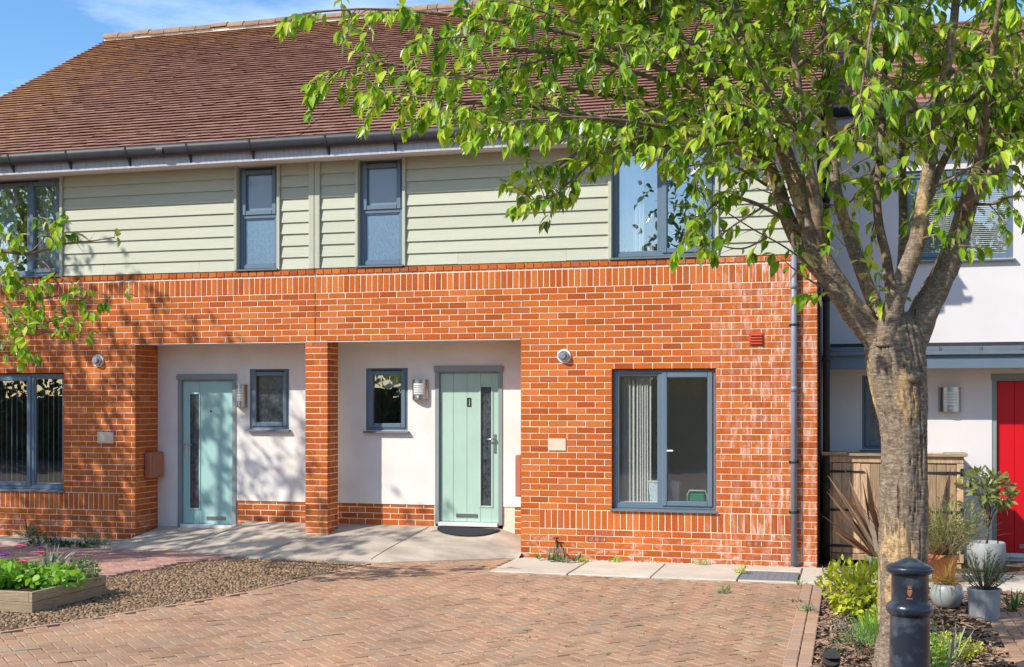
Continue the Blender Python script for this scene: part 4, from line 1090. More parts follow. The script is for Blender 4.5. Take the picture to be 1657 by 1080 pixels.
# half-moon door mat
m = MB(); n = 16; z = ramp_z(-4.57, .35); cxm, cym = -4.57, .40; vs = []
pts = [(-.40, .07), (.40, .07)]+[(.40*math.cos(math.pi*-k/n), .07-.0+.30*math.sin(-math.pi*k/n)) for k in range(1, n)]
for zz in (.006, .020):
    for (px_, py_) in pts: vs.append((cxm+px_, cym+py_, ramp_z(cxm+px_, cym+py_)+zz))
k = len(pts); m.add(vs, [tuple(range(k, 2*k))[::-1]]+[(i, (i+1) % k, k+(i+1) % k, k+i) for i in range(k)])
single('door_mat', m, 'mat_black', 'black half-moon door mat in front of the mint door', 'door mat')
# ------------------------------------------------------------------ leaves and plants
def leaf_proto(wr=.5, fold=.10, curl=.16, st=((0, 0), (.28, .9), (.6, .85), (1, 0))):
    mb = MB(); mid = []; lft = []; rgt = []; vs = []
    for (t, wv) in st:
        mid.append(len(vs)); vs.append((t, 0, -curl*t*t))
        if wv: lft.append(len(vs)); vs.append((t, wv*wr/2, fold*wv-curl*t*t)); rgt.append(len(vs)); vs.append((t, -wv*wr/2, fold*wv-curl*t*t))
    fs = [(mid[0], mid[1], lft[0]), (mid[0], rgt[0], mid[1])]
    for i in range(len(lft)-1):
        fs += [(mid[i+1], mid[i+2], lft[i+1], lft[i]), (mid[i+1], rgt[i], rgt[i+1], mid[i+2])]
    fs += [(mid[-2], mid[-1], lft[-1]), (mid[-2], rgt[-1], mid[-1])]
    mb.add(vs, fs, 0, True); return mb
CHERRY = leaf_proto(.52, .09, .20, ((0, 0), (.22, .72), (.5, 1.0), (.78, .55), (1, 0)))
OVAL = leaf_proto(.48, .07, .12)
NARROW = leaf_proto(.20, .03, .12)
def leaf_mx(pos, d, up, size):
    x = Vector(d).normalized(); z = Vector(up)-x*Vector(up).dot(x)
    z = z.normalized() if z.length > 1e-4 else x.orthogonal().normalized()
    y = z.cross(x)
    return Matrix(((x.x*size, y.x*size, z.x*size, pos[0]), (x.y*size, y.y*size, z.y*size, pos[1]), (x.z*size, y.z*size, z.z*size, pos[2]), (0, 0, 0, 1)))
def rvec():
    while True:
        v = Vector((R.uniform(-1, 1), R.uniform(-1, 1), R.uniform(-1, 1)))
        if .05 < v.length < 1: return v.normalized()
def emit(th, leaves, proto, mat, name='leaf', keep=0, rest='foliage'):
    order = leaves
    if keep:
        def key(m_):
            px, py, Z = proj(m_.translation); ok = 0 < px < 1657 and 0 < py < 1080
            return (0 if ok else 1, Z/m_.col[0].xyz.length)
        order = sorted(leaves, key=key)
    big = MB(); me = None
    for i, M in enumerate(order):
        if i < keep:
            if me is None: me = proto.mesh(name); me.materials.append(MATS[mat])
            o = mkobj(name, me, None, th.root); o.matrix_local = Matrix.Translation(-th.o) @ M
        else: big.add([M @ Vector(v) for v in proto.v], proto.f, R.random(), True)
    if big.f: th.part(rest, big, mat, kind='stuff')
def cat_rom(pts, n=5):
    out = []; P = [pts[0]]+list(pts)+[pts[-1]]
    for i in range(1, len(P)-2):
        for k in range(n):
            t = k/n; a, b, c, d = P[i-1], P[i], P[i+1], P[i+2]
            out.append(.5*((2*b)+(c-a)*t+(2*a-5*b+4*c-d)*t*t+(3*b-a-3*c+d)*t**3))
    out.append(Vector(pts[-1])); return out
def twig(tw, leaves, p, d, L, r, size, leafy=1.0, droop=.5, step=.034, size_j=.30, start=.15):
    pts = [Vector(p)]; v = Vector(d).normalized(); n = max(3, int(L/.08)); seg = L/n
    for i in range(n):
        v = (v+rvec()*.16+Vector((0, 0, -droop*seg*1.3))).normalized(); pts.append(pts[-1]+v*seg)
    tw.tube(pts, [r*(1-.75*i/n) for i in range(n+1)], 4, cap=False)
    s = L*start
    while s < L:
        i = min(int(s/seg), n-1); q = pts[i].lerp(pts[i+1], (s-i*seg)/seg); t = (pts[i+1]-pts[i]).normalized()
        if R.random() < leafy:
            side = t.cross(rvec()).normalized()
            ld = (t*.45+side*.75+Vector((0, 0, -.62-.3*R.random()))).normalized()
            up = (Vector((0, 0, 1))+side*.6+rvec()*.45)
            leaves.append(leaf_mx(q+ld*.014, ld, up, size*(1+R.gauss(0, size_j))))
        s += step*(.6+.8*R.random())
    if leafy > .2:
        for k in range(4):
            ld = (v*.5+rvec()*.6+Vector((0, 0, -.6))).normalized(); leaves.append(leaf_mx(pts[-1], ld, Vector((0, 0, 1))+rvec()*.5, size*(.8+.4*R.random())))
    return pts
def guide(tree, part, pix, r0, r1, nseg=6, n=10, mat='bark_limb', name='limb'):
    """pix: list of (x, y, Z) photo points -> world polyline and tapered tube"""
    n = 22 if r0 > .05 else n; pts = cat_rom([at(*q) for q in pix], nseg); m = len(pts)
    rad = [r0+(r1-r0)*(i/(m-1))**.8 for i in range(m)]
    mb = MB(); mb.tube(pts, rad, n, wob=lambda p, a: 1+.09*mnoise.noise(Vector((p.x*9+math.cos(a), p.y*9+math.sin(a), p.z*9)))+.07*mnoise.noise(Vector((p.x*20+3*math.cos(a), p.y*20+3*math.sin(a), p.z*20))))
    tree.part(name, mb, 'bark' if r0 > .05 else mat); return pts, rad

# ------------------------------------------------------------------ the cherry tree
tb_ = at(1452, 1115, 8.0); tb_.z = 0
tree = Thing('cherry_tree', tb_, 'leafy cherry tree with a forked scarred trunk rising behind the black bollard', 'tree')
tp = [(1449, 1122, 8.0), (1455, 1080, 8.0), (1461, 1000, 8.0), (1462, 900, 8.0), (1463, 800, 8.0), (1463, 730, 8.0), (1461, 680, 8.0), (1456, 635, 8.0), (1450, 590, 8.0), (1446, 555, 8.0), (1445, 530, 8.0), (1446, 505, 8.0)]
tpts = cat_rom([at(*q) for q in tp], 24); m_ = len(tpts)
rk = [.185, .165, .152, .150, .148, .143, .150, .172, .190, .186, .165, .10]
trad = []
for i in range(m_):
    t = i/(m_-1)*(len(rk)-1); k = min(int(t), len(rk)-2); trad.append(rk[k]+(rk[k+1]-rk[k])*(t-k))
def trunk_wob(p, a):
    c, s_ = math.cos(a), math.sin(a)
    n1 = mnoise.noise(Vector((c*2.2, s_*2.2, p.z*1.5)))
    ridge = abs(mnoise.noise(Vector((c*4.5+3, s_*4.5, p.z*1.7+.4*mnoise.noise(Vector((c*3, s_*3, p.z*5)))))))
    crack = -.10*max(0, 1-ridge/.09)
    plate = .035*mnoise.noise(Vector((c*9, s_*9, p.z*7)))+.022*mnoise.noise(Vector((c*16, s_*16, p.z*15)))
    band = .016*mnoise.noise(Vector((c*2.5, s_*2.5, p.z*55)))
    return 1+.09*n1+crack+plate+band
mb = MB(); mb.tube(tpts, trad, 110, wob=trunk_wob); trunk = tree.part('trunk', mb, 'bark')
# stub and knot
mb = MB(); k0 = at(1478, 610, 7.83); mb.tube([k0, k0+Vector((.012, -.02, 0)), k0+Vector((.016, -.03, -.002))], [.045, .036, .016], 12); tree.part('knot', mb, 'bark', trunk)
mb = MB(); k0 = at(1420, 520, 7.95); mb.tube([k0, at(1408, 505, 7.93), at(1399, 495, 7.92)], [.018, .014, .013], 8); tree.part('branch_stub', mb, 'bark_limb', trunk)
LG = [
 ([(1440, 585, 8.0), (1415, 545, 8.0), (1385, 508, 7.98), (1350, 458, 7.96), (1320, 400, 7.95), (1302, 340, 7.95), (1278, 270, 7.98), (1248, 190, 8.0), (1215, 110, 8.05), (1192, 20, 8.1), (1170, -90, 8.2), (1160, -200, 8.3)], .105, .020, .45),
 ([(1360, 470, 8.0), (1308, 412, 8.03), (1276, 358, 8.06), (1252, 285, 8.1), (1205, 205, 8.12), (1135, 112, 8.1), (1065, 20, 8.0), (1010, -60, 7.9)], .072, .014, .45),
 ([(1326, 405, 7.92), (1318, 320, 7.85), (1300, 220, 7.8), (1288, 110, 7.8), (1282, 0, 7.8), (1275, -120, 7.8)], .046, .016, .35),
 ([(1440, 550, 8.08), (1410, 480, 8.14), (1378, 392, 8.18), (1354, 312, 8.2), (1346, 230, 8.22), (1336, 110, 8.25), (1330, -60, 8.3)], .058, .018, .4),
 ([(1446, 530, 8.05), (1436, 430, 8.08), (1420, 345, 8.1), (1423, 260, 8.12), (1432, 120, 8.15), (1436, -60, 8.2)], .042, .014, .35),
 ([(1437, 560, 7.90), (1440, 515, 7.88), (1462, 450, 7.85), (1484, 390, 7.84), (1497, 310, 7.85), (1512, 220, 7.85), (1530, 120, 7.85), (1545, 20, 7.85), (1552, -110, 7.85)], .078, .020, .35),
 ([(1490, 350, 7.9), (1525, 265, 7.95), (1572, 175, 8.0), (1610, 80, 8.05), (1640, -30, 8.1)], .032, .012, .3),
 ([(1466, 580, 8.0), (1488, 520, 8.0), (1520, 455, 8.0), (1548, 395, 8.0), (1566, 330, 8.0), (1582, 280, 8.02), (1604, 205, 8.05), (1616, 100, 8.1), (1622, -40, 8.15)], .112, .022, .5),
 ([(1570, 312, 8.0), (1612, 268, 7.95), (1655, 195, 7.9), (1705, 120, 7.85), (1760, 40, 7.8)], .046, .014, .2),
 ([(1585, 285, 8.03), (1640, 240, 8.3), (1700, 190, 8.7), (1770, 150, 9.1)], .035, .012, .2),
 ([(1450, 520, 8.1), (1462, 400, 8.3), (1460, 250, 8.7), (1465, 80, 9.1), (1470, -80, 9.4)], .045, .014, .35),
 ([(1560, 360, 7.95), (1590, 220, 7.6), (1610, 60, 7.25), (1630, -80, 7.0)], .036, .012, .35),
]
SG = [   # spreading branches: pts, r0, r1, leaf start, twig density, leafiness
 ([(1200, 200, 8.12), (1100, 130, 8.05), (980, 72, 7.95), (850, 40, 7.85), (710, 22, 7.75), (590, 15, 7.7), (490, 22, 7.65)], .026, .005, .05, 1.0),
 ([(1232, 245, 8.1), (1120, 190, 8.2), (1000, 158, 8.3), (870, 138, 8.35), (760, 125, 8.35), (650, 106, 8.35), (570, 108, 8.35), (535, 122, 8.3)], .026, .005, .05, 1.15),
 ([(1252, 272, 8.1), (1150, 228, 7.95), (1050, 205, 7.85), (950, 188, 7.75), (860, 172, 7.7), (780, 168, 7.65), (710, 160, 7.6), (610, 150, 7.6)], .024, .005, .1, 1.25),
 ([(1205, 210, 8.1), (1100, 205, 8.0), (1010, 215, 7.9), (950, 238, 7.85), (905, 268, 7.8), (865, 300, 7.78)], .020, .005, .1, 1.1),
 ([(1295, 372, 7.95), (1235, 335, 7.8), (1180, 320, 7.7), (1140, 345, 7.62), (1105, 385, 7.6)], .018, .004, .2, .8),
 ([(1135, 112, 8.1), (1010, 30, 8.2), (890, -25, 8.3), (760, -60, 8.4)], .018, .005, .05, 1.0),
 ([(1065, 130, 8.0), (940, 90, 7.8), (830, 80, 7.6), (750, 60, 7.5), (680, 70, 7.45)], .017, .004, .05, 1.2),
 ([(1190, 80, 8.05), (1060, 60, 7.8), (930, 35, 7.6), (820, 0, 7.5)], .016, .004, .05, 1.1),
 ([(1250, 190, 8.0), (1170, 130, 7.7), (1090, 90, 7.4), (1000, 70, 7.2)], .018, .005, .1, 1.0),
 ([(1262, 230, 8.0), (1190, 230, 7.7), (1120, 245, 7.5), (1060, 260, 7.45)], .016, .004, .1, .8),
 ([(1300, 220, 7.8), (1240, 140, 7.5), (1190, 60, 7.3), (1150, -20, 7.2)], .018, .005, .1, 1.0),
 ([(1360, 478, 7.95), (1325, 462, 7.85), (1300, 447, 7.8), (1280, 432, 7.78)], .010, .004, .1, .8),
 ([(1430, -60, 7.5), (1412, 30, 7.1), (1400, 110, 6.9), (1388, 180, 6.8), (1380, 230, 6.8)], .012, .004, .2, .8),
 ([(1288, 110, 7.8), (1340, 60, 7.5), (1390, 20, 7.3), (1440, 0, 7.2)], .014, .004, .1, .9),
 ([(1512, 220, 7.85), (1470, 160, 7.6), (1420, 110, 7.45), (1380, 50, 7.4)], .016, .004, .1, .9),
 ([(1566, 330, 8.0), (1605, 330, 7.8), (1640, 318, 7.7), (1690, 320, 7.6)], .014, .004, .1, 1.0),
 ([(1604, 205, 8.05), (1640, 160, 7.7), (1680, 110, 7.5)], .016, .004, .1, 1.1),
 ([(1530, 120, 7.85), (1580, 100, 7.5), (1630, 60, 7.3), (1690, 40, 7.2)], .016, .004, .1, 1.2),
 ([(1572, 175, 8.0), (1600, 200, 7.7), (1640, 240, 7.6), (1680, 270, 7.5)], .014, .004, .1, 1.1),
 ([(1497, 310, 7.85), (1540, 290, 7.6), (1580, 270, 7.5), (1610, 300, 7.5)], .013, .004, .2, .9),
 ([(1346, 230, 8.22), (1390, 200, 8.6), (1440, 190, 9.0), (1500, 190, 9.3)], .018, .004, .1, 1.1),
 ([(1423, 260, 8.12), (1400, 300, 8.5), (1370, 330, 8.8), (1330, 330, 9.0)], .014, .004, .1, 1.0),
 ([(1336, 110, 8.25), (1260, 80, 8.6), (1180, 40, 8.9), (1100, 10, 9.2)], .018, .004, .1, 1.0),
 ([(1460, 250, 8.7), (1520, 200, 9.1), (1580, 150, 9.4), (1640, 130, 9.6)], .018, .004, .1, 1.1),
 ([(1465, 80, 9.1), (1420, 20, 9.5), (1370, -30, 9.8)], .016, .004, .1, 1.0),
 ([(1432, 120, 8.15), (1470, 50, 7.8), (1510, 0, 7.6)], .014, .004, .1, 1.1),
 ([(1484, 390, 7.84), (1520, 380, 7.7), (1545, 400, 7.65)], .010, .004, .2, .7),
 ([(1150, 228, 7.95), (1040, 200, 7.6), (930, 190, 7.45), (840, 195, 7.4), (780, 205, 7.4)], .014, .004, .1, 1.2),
 ([(1100, 205, 8.0), (1010, 190, 8.2), (900, 200, 8.3), (820, 195, 8.35)], .013, .004, .1, 1.2),
 ([(1060, 215, 7.9), (1000, 235, 7.7), (960, 262, 7.65), (925, 292, 7.6), (895, 318, 7.6), (860, 330, 7.6)], .011, .003, .2, 1.2),
 ([(1240, 300, 7.9), (1190, 270, 7.6), (1140, 265, 7.5), (1095, 275, 7.45)], .011, .003, .1, .8),
 ([(1235, 335, 7.8), (1195, 360, 7.6), (1160, 385, 7.55), (1120, 412, 7.5)], .009, .003, .2, .5),
 ([(980, 72, 7.95), (900, 90, 7.7), (830, 110, 7.6), (760, 120, 7.5), (690, 135, 7.5)], .012, .004, .1, 1.1),
 ([(870, 138, 8.35), (800, 165, 8.3), (730, 178, 8.3), (660, 165, 8.3), (600, 140, 8.3)], .010, .003, .1, 1.1),
 ([(1300, 220, 7.8), (1250, 190, 7.4), (1200, 170, 7.1), (1140, 170, 7.0)], .014, .004, .1, 1.0),
 ([(1582, 280, 8.02), (1620, 240, 8.4), (1650, 170, 8.6), (1690, 120, 8.7)], .014, .004, .1, 1.2),
 ([(1512, 220, 7.85), (1560, 170, 8.2), (1600, 130, 8.5)], .013, .004, .1, 1.2),
 ([(1288, 110, 7.8), (1230, 60, 8.2), (1170, 20, 8.5)], .014, .004, .1, 1.1),
 ([(1432, 120, 8.15), (1390, 70, 8.4), (1340, 20, 8.6)], .013, .004, .1, 1.1),
]
leaves = []; tw = MB(); R.seed(21)
for pix, r0, r1, st in LG:
    pts, rad = guide(tree, trunk, pix, r0, r1)
    m_ = len(pts); k = int(m_*st)
    while k < m_:
        t = (pts[min(k+1, m_-1)]-pts[k-1]).normalized()
        py_ = proj(pts[k])[1]; pr_ = .07 if py_ > 320 else .18 if py_ > 220 else .5
        for q in range(3):
            if R.random() > pr_: continue
            d = (t*.35+rvec()*.95+Vector((0, 0, .12))).normalized()
            twig(tw, leaves, pts[k], d, R.uniform(.28, .55), .006, .084, 1.0, .5, .029)
        k += 1
for pix, r0, r1, st, den in SG:
    pts, rad = guide(tree, trunk, pix, r0, r1, 6, 6, 'bark_limb', 'branch')
    m_ = len(pts); total = sum((a-b).length for a, b in zip(pts, pts[1:])); nt_ = int(total/(.080 if pix[-1][0] < 1150 else .098)*den)
    for i in range(nt_):
        t = st+(1-st)*(i+R.random())/nt_; k = min(int(t*(m_-1)), m_-2); p = pts[k].lerp(pts[k+1], t*(m_-1)-k)
        tg = (pts[k+1]-pts[k]).normalized(); d = (tg*.6+rvec()*.85+Vector((0, 0, -.05))).normalized()
        twig(tw, leaves, p, d, R.uniform(.12, .30), .0045, .080, 1.0, .6, .027)
# crown above the frame
for (x, y, Z, dx, dy) in ((1192, 20, 8.1, -.5, .1), (1065, 20, 8.0, -.7, -.3), (1282, 0, 7.8, -.2, -.5), (1330, -60, 8.3, -.1, .4), (1436, -60, 8.2, .2, .3), (1552, -110, 7.85, .3, -.4), (1622, -40, 8.1, .6, .2), (1470, -80, 9.4, .1, .6), (1640, -30, 8.1, .8, -.1), (1160, -200, 8.3, -.3, 0)):
    p = at(x, y, Z)
    for q in range(3):
        d = (Vector((dx, dy, .75))+rvec()*.5).normalized(); pts = twig(tw, leaves, p, d, R.uniform(.9, 1.4), .014, .085, .5, .12, .05)
        for b_ in pts[2:]:
            for z_ in range(2): twig(tw, leaves, b_, (rvec()+d*.5), R.uniform(.25, .5), .005, .086, 1.0, .6)
# bare twigs low on the left
for pix in ([(1325, 440, 7.9), (1270, 400, 7.8), (1220, 372, 7.75), (1170, 340, 7.7), (1135, 318, 7.7)], [(1300, 345, 7.9), (1262, 320, 7.8), (1225, 305, 7.75)], [(1240, 385, 7.78), (1205, 402, 7.74), (1170, 398, 7.7), (1150, 380, 7.7)]):
    pts = cat_rom([at(*q) for q in pix], 5); tw.tube(pts, [.007*(1-.6*i/len(pts)) for i in range(len(pts))], 5)
    for k in range(4, len(pts), 3): twig(tw, leaves, pts[k], rvec(), .12, .003, .08, .12, .3)
# water shoots from the fork
for (x0, y0, x1, y1) in ((1425, 520, 1415, 440), (1430, 500, 1400, 420), (1455, 500, 1475, 430), (1350, 460, 1330, 400), (1500, 470, 1530, 400), (1380, 410, 1340, 380)):
    a, b = at(x0, y0, 7.9), at(x1, y1, 7.8); twig(tw, leaves, a, b-a, (b-a).length, .004, .075, .35, .1)
tree.part('twigs', tw, 'bark_limb', kind='stuff')
# thin out leaves that would hang well below the photographed crown on the left
CHERRY2 = leaf_proto(.40, .15, .34, ((0, 0), (.2, .7), (.45, 1.0), (.75, .6), (1, 0)))
R.shuffle(leaves); k_ = int(len(leaves)*.6)
emit(tree, leaves[:k_], CHERRY, 'leaf_cherry', 'leaf', 180, 'crown'); emit(tree, leaves[k_:], CHERRY2, 'leaf_cherry', 'leaf', 120, 'inner_crown')
print('cherry leaves', len(leaves))

# ------------------------------------------------------------------ second tree, mostly left of the frame
t2 = Thing('cherry_tree', (-13.0, -4.6, 0), 'cherry tree whose thin drooping branches reach in from the left edge', 'tree')
mb = MB(); tp2 = [Vector((-13.0, -4.6, -.1)), Vector((-13.02, -4.6, 1.0)), Vector((-12.95, -4.55, 2.2)), Vector((-12.9, -4.5, 2.8))]
mb.tube(cat_rom(tp2, 6), .15, 18, wob=trunk_wob); t2.part('trunk', mb, 'bark')
lv2 = []; tw2 = MB(); R.seed(5)
def crown2(c, base, nl, spread, size):
    for i in range(nl):
        a = 2*math.pi*i/nl+R.uniform(-.3, .3); e = R.uniform(.35, 1.1)
        end = Vector((c[0]+spread[0]*math.cos(a)*math.cos(e), c[1]+spread[1]*math.sin(a)*math.cos(e), c[2]+spread[2]*(math.sin(e)-.35)))
        mid = base.lerp(end, .5)+Vector((0, 0, .35)); pts = cat_rom([base, mid, end], 7)
        mb = MB(); mb.tube(pts, [.07*(1-.8*k/len(pts)) for k in range(len(pts))], 7); t2.part('limb', mb, 'bark_limb')
        for k in range(5, len(pts)):
            for q in range(3):
                d = (rvec()+(pts[k]-pts[k-1]).normalized()*.5).normalized(); tt = twig(tw2, lv2, pts[k], d, R.uniform(.5, 1.0), .010, .11, .45, .3, .08)
                for b_ in tt[3::4]: twig(tw2, lv2, b_, rvec(), R.uniform(.25, .5), .005, .11, .8, .6, .07)
crown2((-13.3, -4.6, 6.0), Vector((-12.9, -4.5, 2.7)), 11, (3.0, 2.6, 1.9), .11)
VG = [  # pts, r0, r1, leafiness, start
 ([(-260, 380, 12.2), (-120, 400, 11.9), (0, 406, 11.6), (40, 411, 11.6), (75, 404, 11.55), (110, 394, 11.5), (150, 390, 11.5), (186, 384, 11.5)], .030, .004, .06, .5),
 ([(48, 410, 11.6), (66, 392, 11.5), (80, 376, 11.5), (88, 362, 11.5)], .008, .003, 1.0, .5),
 ([(40, 411, 11.6), (75, 428, 11.5), (95, 462, 11.5), (112, 500, 11.45), (134, 536, 11.4), (160, 548, 11.4)], .010, .003, .05, .3),
 ([(60, 425, 11.55), (110, 455, 11.5), (155, 474, 11.5), (200, 477, 11.5)], .009, .003, .05, .3),
 ([(-220, 420, 12), (-90, 430, 11.8), (-10, 455, 11.6), (50, 482, 11.6), (105, 478, 11.5), (145, 484, 11.5)], .024, .004, .9, .45),
 ([(-180, 450, 11.9), (-60, 465, 11.7), (10, 492, 11.6), (55, 525, 11.6), (105, 512, 11.5)], .020, .004, .8, .4),
 ([(-60, 480, 11.7), (0, 500, 11.5), (40, 540, 11.4), (82, 538, 11.4), (112, 535, 11.4)], .014, .003, .3, .3),
 ([(-150, 530, 11.8), (-50, 540, 11.6), (10, 553, 11.5), (42, 558, 11.5)], .016, .004, .8, .4),
 ([(-160, 360, 12.0), (-60, 366, 11.8), (-5, 378, 11.6), (15, 392, 11.6)], .016, .004, 1.0, .5),
 ([(-100, 400, 11.8), (-30, 420, 11.7), (10, 440, 11.6), (40, 460, 11.6)], .014, .004, .8, .3),
]
for pix, r0, r1, lf, st in VG:
    pts, rad = guide(t2, None, pix, r0, r1, 6, 6, 'bark_limb', 'branch'); m_ = len(pts)
    for k in range(int(m_*st), m_):
        if lf > .2:
            for q in range(1): twig(tw2, lv2, pts[k], ((pts[k]-pts[k-1]).normalized()*.6+rvec()*.8), R.uniform(.10, .22), .004, .10, lf*.7, .7, .06)
        elif R.random() < .6: twig(tw2, lv2, pts[k], ((pts[k]-pts[k-1]).normalized()*.6+rvec()*.7), R.uniform(.05, .14), .003, .09, .02, .2, .05)
for (x, y) in ((190, 383), (203, 476), (90, 358), (84, 366)):
    for q in range(4): lv2.append(leaf_mx(at(x, y, 11.5), (rvec()*.7+Vector((.5, 0, -.3))), Vector((0, 0, 1))+rvec()*.4, .11))
t2.part('twigs', tw2, 'bark_limb', kind='stuff')
emit(t2, lv2, CHERRY, 'leaf_cherry', 'leaf', 150, 'crown'); print('second tree leaves', len(lv2))

# ------------------------------------------------------------------ bollard
B0 = at(1472, 915, 6.2); bxc, byc = B0.x, B0.y
bo = Thing('bollard', (bxc, byc, 0), 'black painted cast iron bollard standing in front of the tree trunk', 'bollard')
bo.part('shaft', MB().lathe(bxc, byc, [(.128, -.02), (.128, .10), (.112, .14), (.104, .2), (.099, .5), (.096, .79)], 36), 'painted_iron')
bo.part('collar', MB().lathe(bxc, byc, [(.096, .790), (.104, .796), (.113, .812), (.115, .826), (.110, .842), (.098, .852), (.090, .858)], 36), 'painted_iron')
bo.part('neck', MB().lathe(bxc, byc, [(.090, .858), (.0885, .87), (.0885, .985), (.092, .996)], 36), 'painted_iron')
bo.part('cap', MB().lathe(bxc, byc, [(.092, .996), (.104, 1.0), (.113, 1.012), (.114, 1.028), (.106, 1.038), (.085, 1.044), (.066, 1.053), (.045, 1.066), (.02, 1.075), (0, 1.077)], 36), 'painted_iron')
smat('crest_paint', (.26, .045, .03), (.30, .17, .05), 70, .6)
cr = MB(); dirv = Vector((-bxc, -D-byc, 0)).normalized(); sdv = Vector((-dirv.y, dirv.x, 0))*-1
def crest_poly(pts2, lift=.0905):
    c = Vector((bxc, byc, .915))+dirv*lift; n = len(pts2)
    vs = []
    for off in (0, -.006):
        for (u, v) in pts2: vs.append(c+sdv*u+dirv*(off-.5*u*u/.0885)+Vector((0, 0, v)))
    cr.add(vs, [tuple(range(n)), *[(i, n+i, n+(i+1) % n, (i+1) % n) for i in range(n)]])
crest_poly([(-.012, -.004), (0, -.026), (.012, -.004), (.012, .012), (-.012, .012)])
crest_poly([(-.010, .016), (.010, .016), (.008, .024), (.011, .034), (.004, .028), (0, .038), (-.004, .028), (-.011, .034), (-.008, .024)])
crest_poly([(-.016, -.034), (.016, -.034), (.013, -.028), (-.013, -.028)])
bo.part('crest', cr, 'crest_paint')

# ------------------------------------------------------------------ small plants
def ribbon(mb, base, d, L, wd, droop, var, seg=6, fold=0.0):
    p = Vector(base); v = Vector(d).normalized(); vs = []; sd = v.cross(Vector((0, 0, 1)))
    sd = sd.normalized() if sd.length > .05 else Vector((1, 0, 0))
    tw_ = R.uniform(-.6, .6); sd = (Matrix.Rotation(tw_, 3, v) @ sd)
    for i in range(seg+1):
        t = i/seg; w_ = wd*(.55+.9*t if t < .5 else 1)*(1-max(0, (t-.45)/.55)**1.6)*.5+.0004
        vs += [p-sd*w_, p+sd*w_]
        v = (v+Vector((0, 0, -droop/seg))).normalized(); p = p+v*(L/seg)
    mb.add(vs, [(2*i, 2*i+1, 2*i+3, 2*i+2) for i in range(seg)], var, True)
def blades(th, base, n, L, wd, spread, mat, droop=.4, name='blades', keep=0, jitter=.02):
    mb = MB(); made = 0
    for i in range(n):
        a = R.random()*6.283; e = spread*math.sqrt(R.random()); d = Vector((math.cos(a)*math.sin(e), math.sin(a)*math.sin(e), math.cos(e)))
        b = Vector(base)+Vector((R.gauss(0, jitter), R.gauss(0, jitter), 0))
        if made < keep:
            m1 = MB(); ribbon(m1, b, d, L*R.uniform(.65, 1.1), wd*R.uniform(.8, 1.15), droop*R.uniform(.4, 1.4), R.random(), 8); th.part('blade', m1, mat); made += 1
        else: ribbon(mb, b, d, L*R.uniform(.5, 1.1), wd*R.uniform(.8, 1.15), droop*R.uniform(.4, 1.4), R.random())
    if mb.f: th.part(name, mb, mat, kind='stuff')
def bush(th, c, rad, n, size, proto, mat, name='foliage', upb=.3, shell=.35, floor=0.0, stems=14, keep=0, stem_mat='stem_wood'):
    lv = []; c = Vector(c)
    lobes = [(rvec()*.55, R.uniform(.45, .7)) for _ in range(9)]
    while len(lv) < n:
        lo, lr = lobes[R.randrange(len(lobes))]; v = lo+rvec()*lr*(1-shell*R.random()**1.5)
        p = c+Vector((v.x*rad[0], v.y*rad[1], v.z*rad[2]))
        if p.z < floor: continue
        out = (p-c); out = out.normalized() if out.length > 1e-3 else rvec()
        d = (out*.8+rvec()*.7+Vector((0, 0, upb))).normalized(); lv.append(leaf_mx(p, d, out+rvec()*.5+Vector((0, 0, .6)), size*(1+R.gauss(0, .22))))
    emit(th, lv, proto, mat, 'leaf', keep, name)
    sm = MB(); b0 = Vector((c.x, c.y, floor))
    for i in range(stems):
        m_ = lv[R.randrange(len(lv))].translation; mid = b0.lerp(m_, .5)+Vector((R.gauss(0, .02), R.gauss(0, .02), .02)); sm.tube([b0+Vector((R.gauss(0, .02), R.gauss(0, .02), -.02)), mid, m_], [.006, .004, .002], 5, cap=False)
    if stems: th.part('stems', sm, stem_mat, kind='stuff')
    return lv
def pot(th, x, y, prof, mat, soil_r, soil_z, n=32, ribs=0, ribd=0, z0=0.0):
    p = th.part('pot', MB().lathe(x, y, [(r, z+z0) for r, z in prof], n, ribs=ribs, ribd=ribd), mat)
    s = MB(); s.lathe(x, y, [(soil_r, soil_z+z0), (soil_r*.5, soil_z+.012+z0), (0.0, soil_z+.015+z0)], 16); th.part('soil', s, 'soil', p); return p
R.seed(33)
# bowl with amber grass
x, y = .85, -2.40
t = Thing('potted_plant', (x, y, 0), 'rounded grey bowl pot with amber sedge just right of the trunk', 'plant', 'potted plants by the red door')
pot(t, x, y, [(.0, .0), (.085, .0), (.115, .02), (.145, .09), (.146, .13), (.132, .19), (.120, .21), (.112, .21), (.112, .17), (0, .165)], 'pot_grey', .112, .175, 36)
blades(t, (x, y, .18), 150, .34, .006, 1.05, 'leaf_amber', 1.1, keep=20)
# ribbed zinc pot with lavender
x, y = 1.115, -2.95
t = Thing('potted_plant', (x, y, 0), 'ribbed grey zinc pot with spindly lavender at the path corner', 'plant', 'potted plants by the red door')
pot(t, x, y, [(0, 0), (.120, 0), (.122, .01), (.138, .24), (.142, .25), (.142, .262), (.132, .262), (.128, .22), (0, .215)], 'pot_zinc', .13, .225, 64, 1, .011)
sm = MB(); lv = []
for i in range(80):
    a = R.random()*6.28; e = R.uniform(.15, 1.15); d = Vector((math.cos(a)*math.sin(e), math.sin(a)*math.sin(e), math.cos(e))); L = R.uniform(.18, .36)
    p0 = Vector((x, y, .22)); pts = [p0, p0+d*L*.5+Vector((0, 0, .01)), p0+d*L+Vector((0, 0, .05))]; sm.tube(pts, [.004, .003, .0015], 4, cap=False)
    for k in range(12):
        q = pts[1].lerp(pts[2], k/11); lv.append(leaf_mx(q, d+rvec()*.7, rvec(), R.uniform(.025, .045)))
